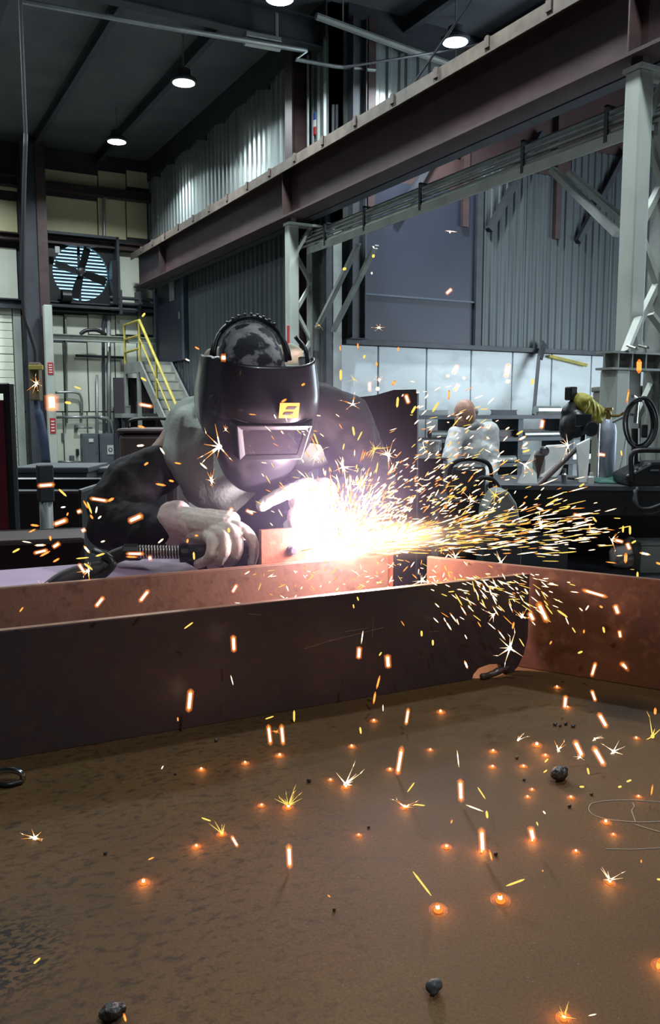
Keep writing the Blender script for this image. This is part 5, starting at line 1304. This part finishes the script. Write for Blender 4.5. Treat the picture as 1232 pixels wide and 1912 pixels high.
def burst(c, R, n, kind, label, seed=0, upward=False, core=.10, group=None, thick=.030):
    random.seed(seed); mb = MB()
    for k in range(n):
        a = random.uniform(0, 2 * math.pi); e = random.uniform(-.9, .9)
        v = RT * math.cos(a) + UP * math.sin(a) + FW * e * .6
        if upward: v = RT * math.cos(a) * .75 + UP * (abs(math.sin(a)) + .12) + FW * e * .6
        v.normalize(); L = R * random.uniform(.3, 1.05); mb.cur = 0
        ray_rod(mb, c + v * R * .04, c + v * L, R * thick * random.uniform(.7, 1.2), 5)
        if random.random() < .4:
            q = c + v * L; v2 = (v + RT * random.uniform(-.7, .7) + UP * random.uniform(-.4, .7)).normalized(); ray_rod(mb, q, q + v2 * L * .35, R * thick * .5, 4)
    mb.cur = 0; mb.ell(c, (R * core,) * 3, 10, 6)
    o = bpy.data.objects.new('spark_burst', mb.mesh('spark_burst', list(KIND[kind]))); COL.objects.link(o)
    return tag(o, label, 'spark burst', group)
random.seed(11)
# --- single sparks in front of the beam and over the table (x, y, length, angle, kind, width)
TABLE = [(746, 1421, 50, 82, 'w', 7), (760, 1338, 28, 82, 'w', 5), (699, 1303, 24, 80, 'o', 4), (673, 1364, 14, 98, 'y', 4), (855, 1417, 35, 97, 'p', 2), (860, 1476, 38, 93, 'w', 8),
 (899, 1481, 32, 122, 'y', 3), (767, 1470, 24, 55, 'y', 3), (788, 1650, 62, 127, 'y', 4), (900, 1570, 42, 93, 'w', 9), (993, 1557, 26, 105, 'w', 9), (916, 1597, 26, 105, 'o', 4), (909, 1521, 18, 100, 'y', 5),
 (886, 1509, 36, 162, 'p', 2.5), (962, 1648, 40, 18, 'y', 4), (783, 1503, 22, 0, 'y', 3), (1080, 1398, 30, 115, 'w', 8), (1118, 1412, 36, 120, 'w', 8), (1125, 1345, 28, 120, 'w', 7), (1108, 1299, 20, 110, 'w', 5),
 (1055, 1311, 24, 90, 'w', 6), (1223, 1328, 16, 95, 'o', 5), (1098, 1440, 14, 105, 'y', 4), (1217, 1475, 26, 90, 'o', 3), (1086, 1469, 9, 5, 'y', 4), (1157, 1469, 7, 20, 'y', 4), (1174, 1458, 10, 30, 'y', 4),
 (438, 1571, 22, 118, 'w', 5), (540, 1599, 42, 92, 'w', 8), (385, 1530, 20, 165, 'y', 3), (69, 1794, 18, 42, 'y', 5), (233, 1900, 18, 105, 'o', 5), (503, 1372, 34, 96, 'w', 6), (527, 1372, 34, 95, 'w', 6),
 (282, 1603, 14, 25, 'o', 3), (1018, 1440, 9, 40, 'y', 3), (843, 1534, 8, 70, 'o', 3), (1003, 1538, 8, 110, 'y', 3), (1016, 1517, 8, 130, 'p', 2.5), (1197, 1608, 7, 90, 'o', 2.5), (614, 1673, 8, 140, 'o', 2.5), (303, 1433, 9, 60, 'p', 2),
 (1229, 1802, 22, 85, 'o', 7), (1230, 1642, 8, 0, 'y', 4), (1020, 1420, 10, 45, 'y', 3), (1013, 1626, 3, 0, 'o', 3), (1106, 1895, 18, 5, 'p', 2)]
for i, (x, y, l, a, k, w) in enumerate(TABLE):
    d = (ZP(x, y + 26, TZ) - CAM).dot(FW)
    spark(x, y, l, a, k, w, d, {'w': 'white-hot spark falling low over the rusty table', 'o': 'orange spark falling low over the rusty table', 'y': 'yellow spark flying low over the rusty table', 'p': 'thin pale spark over the rusty table'}[k], 'sparks over the table, ' + {'w': 'white-hot', 'o': 'orange', 'y': 'yellow', 'p': 'pale'}[k])
FRONT = [(436, 1202, 28, 92, 'w', 7), (354, 1308, 36, 85, 'w', 8), (433, 1270, 20, 105, 'p', 2), (352, 1168, 24, 38, 'y', 3), (503, 1340, 18, 22, 'y', 3), (549, 1337, 22, 90, 'y', 4), (186, 1124, 22, 50, 'w', 6), (269, 1113, 24, 52, 'w', 6),
 (438, 1099, 16, 60, 'w', 5), (40, 1138, 14, 50, 'o', 3), (676, 1190, 26, 82, 'p', 2), (670, 1219, 20, 86, 'w', 7), (724, 1235, 23, 95, 'w', 8), (706, 1274, 30, 78, 'o', 4), (715, 1322, 14, 92, 'p', 2), (787, 1183, 11, 92, 'y', 4), (808, 1200, 11, 92, 'y', 4),
 (710, 1221, 9, 60, 'y', 3), (870, 1241, 18, 112, 'w', 4), (958, 1168, 15, 82, 'o', 4), (1013, 1143, 40, 118, 'w', 8), (992, 1151, 16, 118, 'w', 7), (1050, 1146, 26, 145, 'y', 4), (1188, 1150, 22, 152, 'w', 6), (1151, 1138, 17, 112, 'w', 7),
 (1157, 1184, 13, 105, 'w', 5), (1127, 1176, 12, 102, 'y', 4), (1090, 1179, 8, 90, 'o', 3), (1083, 1218, 10, 22, 'y', 4), (1108, 1250, 26, 80, 'w', 5), (1169, 1247, 26, 137, 'w', 6), (1214, 1204, 20, 100, 'y', 5), (1223, 1182, 20, 168, 'w', 5),
 (1110, 1108, 40, 165, 'w', 5), (1184, 1112, 20, 132, 'w', 7), (1223, 1128, 22, 118, 'y', 4), (1096, 1135, 12, 55, 'p', 2.5), (1122, 1133, 8, 150, 'o', 4), (660, 1132, 8, 100, 'y', 3), (668, 1118, 8, 110, 'y', 3), (1028, 1200, 8, 60, 'o', 3), (332, 1343, 9, 90, 'o', 3)]
for x, y, l, a, k, w in FRONT:
    spark(x, y, l, a, k, w, 1.66 + (x - 436) * .0004, {'w': 'white-hot spark in the air before the dark beam', 'o': 'orange spark in the air before the dark beam', 'y': 'yellow spark in the air before the dark beam', 'p': 'thin pale spark in the air before the dark beam'}[k], 'sparks before the beam, ' + {'w': 'white-hot', 'o': 'orange', 'y': 'yellow', 'p': 'pale'}[k])
LEFT = [(86, 906, 28, 5, 'w', 6), (117, 920, 20, 138, 'y', 4), (65, 981, 16, 172, 'o', 4), (113, 975, 26, 20, 'w', 7), (60, 991, 16, 25, 'o', 3), (75, 1018, 22, 3, 'w', 4), (76, 1030, 22, 12, 'w', 5), (84, 1034, 22, 28, 'o', 4), (105, 1018, 14, 32, 'w', 6), (94, 1005, 10, 100, 'o', 4),
 (162, 1026, 18, 125, 'w', 4), (185, 933, 30, 172, 'w', 5), (207, 933, 14, 28, 'o', 5), (167, 948, 24, 112, 'y', 4), (160, 942, 18, 118, 'o', 3), (180, 952, 14, 75, 'p', 3), (186, 966, 9, 40, 'p', 3), (253, 968, 26, 24, 'w', 8), (156, 990, 7, 30, 'w', 6), (148, 955, 7, 20, 'w', 6),
 (171, 965, 10, 118, 'o', 4), (187, 1036, 18, 18, 'y', 4), (154, 1042, 24, 5, 'y', 3), (105, 1046, 14, 30, 'o', 4), (30, 1028, 18, 28, 'y', 4), (50, 1012, 18, 170, 'p', 2), (192, 1011, 9, 18, 'p', 3), (153, 1062, 20, 122, 'w', 5), (165, 1058, 20, 140, 'y', 4), (118, 947, 9, 8, 'p', 3), (126, 960, 7, 70, 'o', 3),
 (272, 757, 22, 170, 'w', 5), (145, 724, 13, 160, 'y', 3), (127, 752, 12, 172, 'y', 5), (264, 797, 14, 165, 'o', 4), (262, 832, 14, 5, 'p', 4), (273, 866, 10, 35, 'o', 4), (268, 588, 9, 45, 'y', 4), (268, 708, 12, 148, 'y', 4), (380, 870, 18, 140, 'p', 3), (303, 842, 16, 125, 'p', 3), (320, 898, 10, 165, 'o', 4), (332, 865, 14, 170, 'o', 3),
 (350, 1010, 9, 80, 'o', 4), (362, 1038, 15, 95, 'y', 4), (280, 1042, 6, 10, 'w', 7), (300, 905, 20, 170, 'o', 4), (367, 1000, 7, 0, 'o', 4), (417, 668, 8, 0, 'w', 9), (430, 955, 14, 60, 'w', 6), (427, 990, 9, 95, 'y', 5), (300, 1010, 14, 40, 'p', 3), (466, 956, 14, 150, 'w', 5), (252, 1034, 30, 2, 'w', 5), (246, 1040, 22, 178, 'o', 3),
 (368, 650, 10, 150, 'o', 3), (350, 672, 9, 155, 'p', 2.5), (530, 748, 12, 30, 'o', 4), (566, 718, 8, 30, 'o', 4)]
for x, y, l, a, k, w in LEFT:
    spark(x, y, l, a, k, w, random.uniform(1.95, 2.15), {'w': 'white-hot spark flying left of the arc', 'o': 'orange spark flying left of the arc', 'y': 'yellow spark flying left of the arc', 'p': 'thin pale spark flying left of the arc'}[k], 'sparks left of the arc, ' + {'w': 'white-hot', 'o': 'orange', 'y': 'yellow', 'p': 'pale'}[k])
HIGH = [(838, 544, 12, 42, 'w', 5), (840, 433, 5, 80, 'p', 3), (842, 432, 22, 175, 'p', 1.2), (697, 478, 6, 80, 'y', 5), (694, 510, 3, 0, 'p', 4), (643, 502, 7, 15, 'y', 5), (850, 690, 16, 65, 'w', 6), (836, 702, 5, 80, 'p', 7), (866, 706, 6, 80, 'p', 6), (852, 724, 14, 55, 'w', 5), (838, 737, 18, 88, 'o', 4), (947, 692, 22, 82, 'w', 7), (948, 712, 8, 80, 'p', 8),
 (994, 713, 11, 88, 'y', 5), (1193, 684, 26, 90, 'o', 9), (743, 652, 9, 80, 'o', 3), (680, 666, 7, 70, 'y', 4), (636, 700, 20, 90, 'y', 5), (690, 722, 16, 90, 'w', 5), (703, 680, 9, 90, 'o', 4), (635, 650, 10, 92, 'o', 3), (668, 646, 11, 92, 'o', 3), (735, 715, 10, 60, 'o', 6), (742, 751, 20, 85, 'y', 5), (760, 745, 16, 110, 'w', 6), (772, 765, 16, 60, 'y', 5), (813, 760, 22, 58, 'y', 5),
 (1012, 792, 15, 80, 'w', 6), (1172, 740, 26, 80, 'o', 3), (1160, 846, 10, 100, 'y', 3), (975, 818, 16, 30, 'w', 4), (980, 830, 16, 40, 'w', 4), (982, 842, 14, 18, 'y', 4), (970, 808, 14, 30, 'y', 4), (1123, 849, 12, 172, 'w', 5), (1086, 906, 11, 35, 'y', 4), (1030, 938, 30, 30, 'y', 4), (1008, 950, 16, 160, 'w', 4), (1060, 946, 8, 10, 'y', 4), (1078, 962, 14, 172, 'w', 5), (1110, 970, 12, 130, 'y', 4), (1101, 985, 9, 90, 'o', 3),
 (1204, 1034, 20, 170, 'w', 4), (1163, 988, 13, 88, 'y', 4), (1176, 990, 17, 90, 'y', 4), (1183, 1012, 10, 30, 'y', 4), (1155, 1010, 16, 165, 'w', 5), (1173, 1020, 12, 110, 'w', 6), (1168, 1042, 20, 90, 'o', 6), (1190, 1075, 16, 95, 'y', 4), (1229, 1052, 10, 160, 'o', 4), (705, 726, 8, 70, 'p', 7), (660, 805, 18, 100, 'y', 4), (945, 690, 6, 0, 'p', 6)]
for x, y, l, a, k, w in HIGH:
    spark(x, y, l, a, k, w, random.uniform(2.25, 2.75), {'w': 'white-hot spark high or far right of the arc', 'o': 'orange spark high or far right of the arc', 'y': 'yellow spark high or far right of the arc', 'p': 'small pale spark high or far right of the arc'}[k], 'sparks high and right of the arc, ' + {'w': 'white-hot', 'o': 'orange', 'y': 'yellow', 'p': 'pale'}[k])
# --- starbursts, each one placed
BUR = [(538, 1504, 34, 16, 'y', 1, 'bushy fan-shaped spark burst on the table below the beam'), (1145, 1403, 32, 14, 'p', 0, 'large white starburst on the right of the table'), (1110, 1379, 17, 10, 'p', 0, 'small white starburst behind the large one on the table'),
 (645, 1464, 40, 8, 'p', 0, 'spiky spark burst with long arms in the middle of the table'), (755, 1506, 26, 7, 'w', 0, 'spidery orange spark burst at the table centre'), (1042, 1400, 24, 7, 'w', 0, 'flat pink-white spark burst left of the two thick streaks'), (967, 1382, 20, 6, 'p', 1, 'small forked spark burst behind the orange glow on the table'),
 (1083, 1414, 14, 9, 'p', 0, 'small starburst at the foot of a thick white streak'), (1218, 1375, 38, 6, 'y', 0, 'long-armed spark burst at the right edge of the table'), (1138, 1643, 34, 8, 'p', 1, 'branching spark burst rising from a glowing ember at right'), (65, 1564, 32, 9, 'w', 0, 'ragged orange spark burst at the left of the table'),
 (414, 1556, 34, 5, 'y', 1, 'upright spray of fine sparks from an ember, left of centre'), (1052, 1899, 32, 7, 'y', 1, 'glowing spark burst cut by the bottom edge'), (516, 1366, 14, 12, 'o', 0, 'tangled orange burst between two vertical sparks'),
 (952, 1210, 40, 8, 'p', 0, 'big starburst in front of the right end of the beam'), (921, 1148, 26, 5, 'p', 0, 'thin forked burst above the big starburst on the beam'), (974, 1152, 26, 8, 'w', 0, 'bright burst at the right shoulder of the beam'),
 (68, 716, 22, 10, 'w', 0, 'pink spark burst before the pendant box at far left'), (410, 834, 46, 7, 'w', 0, 'large orange burst on the lower left of the helmet'), (395, 898, 26, 8, 'w', 0, 'tangled burst below the helmet by the collar'), (421, 803, 12, 8, 'w', 0, 'round pink burst left of the lens'),
 (707, 612, 13, 9, 'w', 0, 'orange burst against the dark blue door'), (660, 708, 13, 10, 'y', 0, 'yellow star on the white wall panel'), (658, 755, 22, 7, 'w', 0, 'three-armed burst over the brown curtain'), (708, 710, 14, 10, 'w', 0, 'pink-white burst on the white panels right of the yellow star'),
 (596, 607, 10, 4, 'y', 0, 'small yellow burst on the grey post by the helmet'), (1060, 832, 24, 9, 'p', 0, 'white starburst over the paper sack'), (980, 868, 26, 8, 'w', 0, 'burst left of the triangular gusset'), (165, 1066, 26, 8, 'w', 0, 'burst on the torch hose'), (76, 1093, 14, 7, 'p', 0, 'small star by the hose at the left'),
 (1142, 1008, 20, 7, 'w', 0, 'burst at the far right end of the spark jet'), (880, 935, 22, 8, 'p', 0, 'starburst in the right-hand spray below the drum'), (925, 925, 26, 7, 'y', 0, 'starburst by the grey machine hood'), (725, 850, 30, 12, 'w', 0, 'big orange starburst in the upper spray'), (640, 872, 30, 12, 'p', 0, 'pale starburst in the spray over the arc'),
 (700, 838, 26, 11, 'y', 0, 'yellow starburst high in the spray'), (672, 905, 30, 12, 'p', 0, 'white starburst close over the arc'), (590, 850, 26, 9, 'p', 0, 'pale starburst right under the helmet chin'), (760, 990, 26, 9, 'p', 0, 'white starburst at the root of the jet'), (850, 1040, 24, 9, 'w', 0, 'bright starburst in the middle of the jet'), (1010, 985, 30, 8, 'p', 0, 'broad starburst above the right end of the jet'),
 (787, 1085, 26, 9, 'p', 0, 'white starburst on the inner face of the beam'), (935, 1050, 26, 10, 'p', 0, 'white starburst over the beam end')]
for i, (x, y, R, n, k, up, lb) in enumerate(BUR):
    if y > 1340: c = ZP(x, y, TZ + .004)
    elif y > 1130: c = D(x, y, 1.72)
    elif x < 500 and y < 1120: c = D(x, y, 2.05)
    else: c = D(x, y, 2.3 + .0004 * max(0, x - 640))
    burst(c, R * (c - CAM).dot(FW) / 1580, n, k, lb, 40 + i, bool(up))
# --- embers glowing on the table, each with the little light it throws
EMB = [(818, 1702, 14, 1.8), (934, 1684, 15, 2.0), (833, 1584, 8, .8), (1075, 1592, 6, .5), (1145, 1560, 5, .4), (670, 1561, 5, .35), (657, 1396, 6, .4), (698, 1348, 6, .4), (803, 1402, 5, .35), (728, 1439, 6, .4), (617, 1458, 5, .35), (823, 1332, 7, .6), (920, 1405, 6, .6), (919, 1434, 6, .6), (977, 1433, 6, .7),
 (1002, 1394, 8, 1.6), (1188, 1380, 5, .35), (993, 1476, 5, .3), (985, 1490, 5, .3), (1066, 1491, 6, .35), (1192, 1489, 5, .3), (1131, 1538, 8, .5), (488, 1506, 6, .5), (414, 1560, 8, .9), (367, 1583, 7, .8), (268, 1651, 10, 1.2), (458, 1427, 6, .5), (522, 1413, 7, .6), (376, 1439, 6, .5), (538, 1510, 9, 1.3), (645, 1472, 7, .8), (755, 1510, 7, 1.0), (1138, 1650, 9, 1.4), (1052, 1904, 12, 1.8), (1018, 1413, 6, .9), (899, 1592, 5, 1.0), (1040, 1285, 5, .3), (1233, 1806, 14, 2.2), (993, 1572, 5, .9), (1060, 1322, 4, .4)]
eb = MB(); eb.cur = 1; eb.ell((0, 0, .32), (1, 1, .5), 10, 6); eb.cur = 2; eb.ell((0, 0, .5), (1.5, 1.5, .9), 12, 7); eb.ell((0, 0, .5), (2.0, 2.0, 1.1), 12, 7); eb.cur = 1; eb.cur = 0; rod(eb, (0, 0, .2), (.25, .1, 2.0), .42, 6)
eme = eb.mesh('ember', [sp_w, sp_r, halo])
for x, y, r, e in EMB:
    c = ZP(x, y, TZ + .0003); s = r * (c - CAM).dot(FW) / 1580 * .70
    o = bpy.data.objects.new('ember', eme); COL.objects.link(o); o.location = c; o.scale = (s, s, s * .9); o.rotation_euler = (0, 0, random.uniform(0, 6))
    tag(o, 'large glowing ember landed on the table' if r >= 12 else 'small glowing ember landed on the table', 'ember', 'large embers on the table' if r >= 12 else 'small embers on the table')
    lamp('ember_glow', 'POINT', c + UP * (s * 1.0 + .004), .030 * e, (1.0, .36, .08), .003)
spark(97, 752, 26, 95, 'w', 15, 2.1, 'fat upright white-orange spark before the white door post', 'large spark by the door post')

# --- the dense spray: past counting
random.seed(5)
def spray(name, label):
    mb = MB(); order = ['w', 'o', 'y', 'p']; mats = [m for k in order for m in KIND[k]]
    def put(c, v, L, r, k):
        mb.cur = order.index(k) * 2; v = v.normalized(); rod(mb, c - v * L / 2, c + v * L / 2, r, 4)
    def pol(a, e): return (bew * math.cos(a) + UP * math.sin(a)) * math.cos(e) - bnw * math.sin(e)
    def pick(ws): return random.choices('woyp', ws)[0]
    for i in range(620):                                    # plume over the arc
        a = math.radians(random.gauss(76, 30)); e = random.gauss(0, .35); rr = abs(random.gauss(.05, .105)) + .03
        if rr > .33: continue
        v = pol(a, e); c = ARC + bew * .03 + v * rr
        if c.z < Z1 + .005: continue
        put(c, v + UP * random.uniform(-.25, .1) + bew * random.uniform(-.3, .3), random.uniform(.010, .044), random.uniform(.0011, .0023), pick((4, 3, 4, 5)))
    for i in range(520):                                    # low jet to the right
        rr = .06 + .86 * random.random() ** 1.15; a = math.radians(random.gauss(5.5 - 4.5 * rr, 4.2)); e = random.gauss(0.02, .12)
        v = pol(a, e); c = ARC + v * rr - UP * .02 * rr
        if c.z < Z1 - .04: continue
        put(c, v + UP * random.gauss(0, .08), random.uniform(.014, .058) * random.choice((1, 1, 1.6)), random.uniform(.0009, .0019), pick((4, 2, 6, 4)))
    for i in range(560):                                    # looser sparks up and to the right
        rr = random.uniform(.12, .62); a = math.radians(random.triangular(4, 58, 20)); e = random.gauss(0, .25)
        v = pol(a, e); c = ARC + v * rr
        put(c, bew * 1 + UP * random.gauss(.45, .35) - bnw * random.gauss(0, .3), random.uniform(.010, .030), random.uniform(.0009, .0020), pick((4, 3, 3, 6)))
    for i in range(190):                                    # sparks tumbling over the front flange
        o = B(1.05 + random.gauss(0, .11), random.uniform(-.14, .1), Z1 + .01); a = math.radians(random.uniform(-75, -5)); rr = random.uniform(0, .20) * random.random() ** .5
        v = pol(a, random.uniform(.05, .6)); c = o + v * rr
        if c.z < .97: continue
        put(c, v + UP * random.gauss(0, .15), random.uniform(.008, .032), random.uniform(.0008, .0016), pick((6, 1, 4, 5)))
    for i in range(150):                                    # skipping along inside the trough
        c = B(random.uniform(.55, 1.2), random.uniform(.06, .36), Z1 + random.uniform(-.07, .02)); a = math.radians(random.uniform(-70, 70))
        put(c, pol(a, random.gauss(0, .3)), random.uniform(.006, .026), random.uniform(.0007, .0015), pick((5, 2, 4, 4)))
    for i in range(46):                                     # a few round the gloves and helmet
        c = D(random.uniform(470, 640), random.uniform(770, 985), random.uniform(2.12, 2.25)); put(c, fdir(random.uniform(100, 175)), random.uniform(.008, .026), random.uniform(.0009, .0016), pick((4, 2, 2, 6)))
    o = mb.build(name, mats); return tag(o, label, 'sparks', None, 'stuff')
spray('spark_spray', 'dense golden spray of welding sparks bursting up and right from the arc')
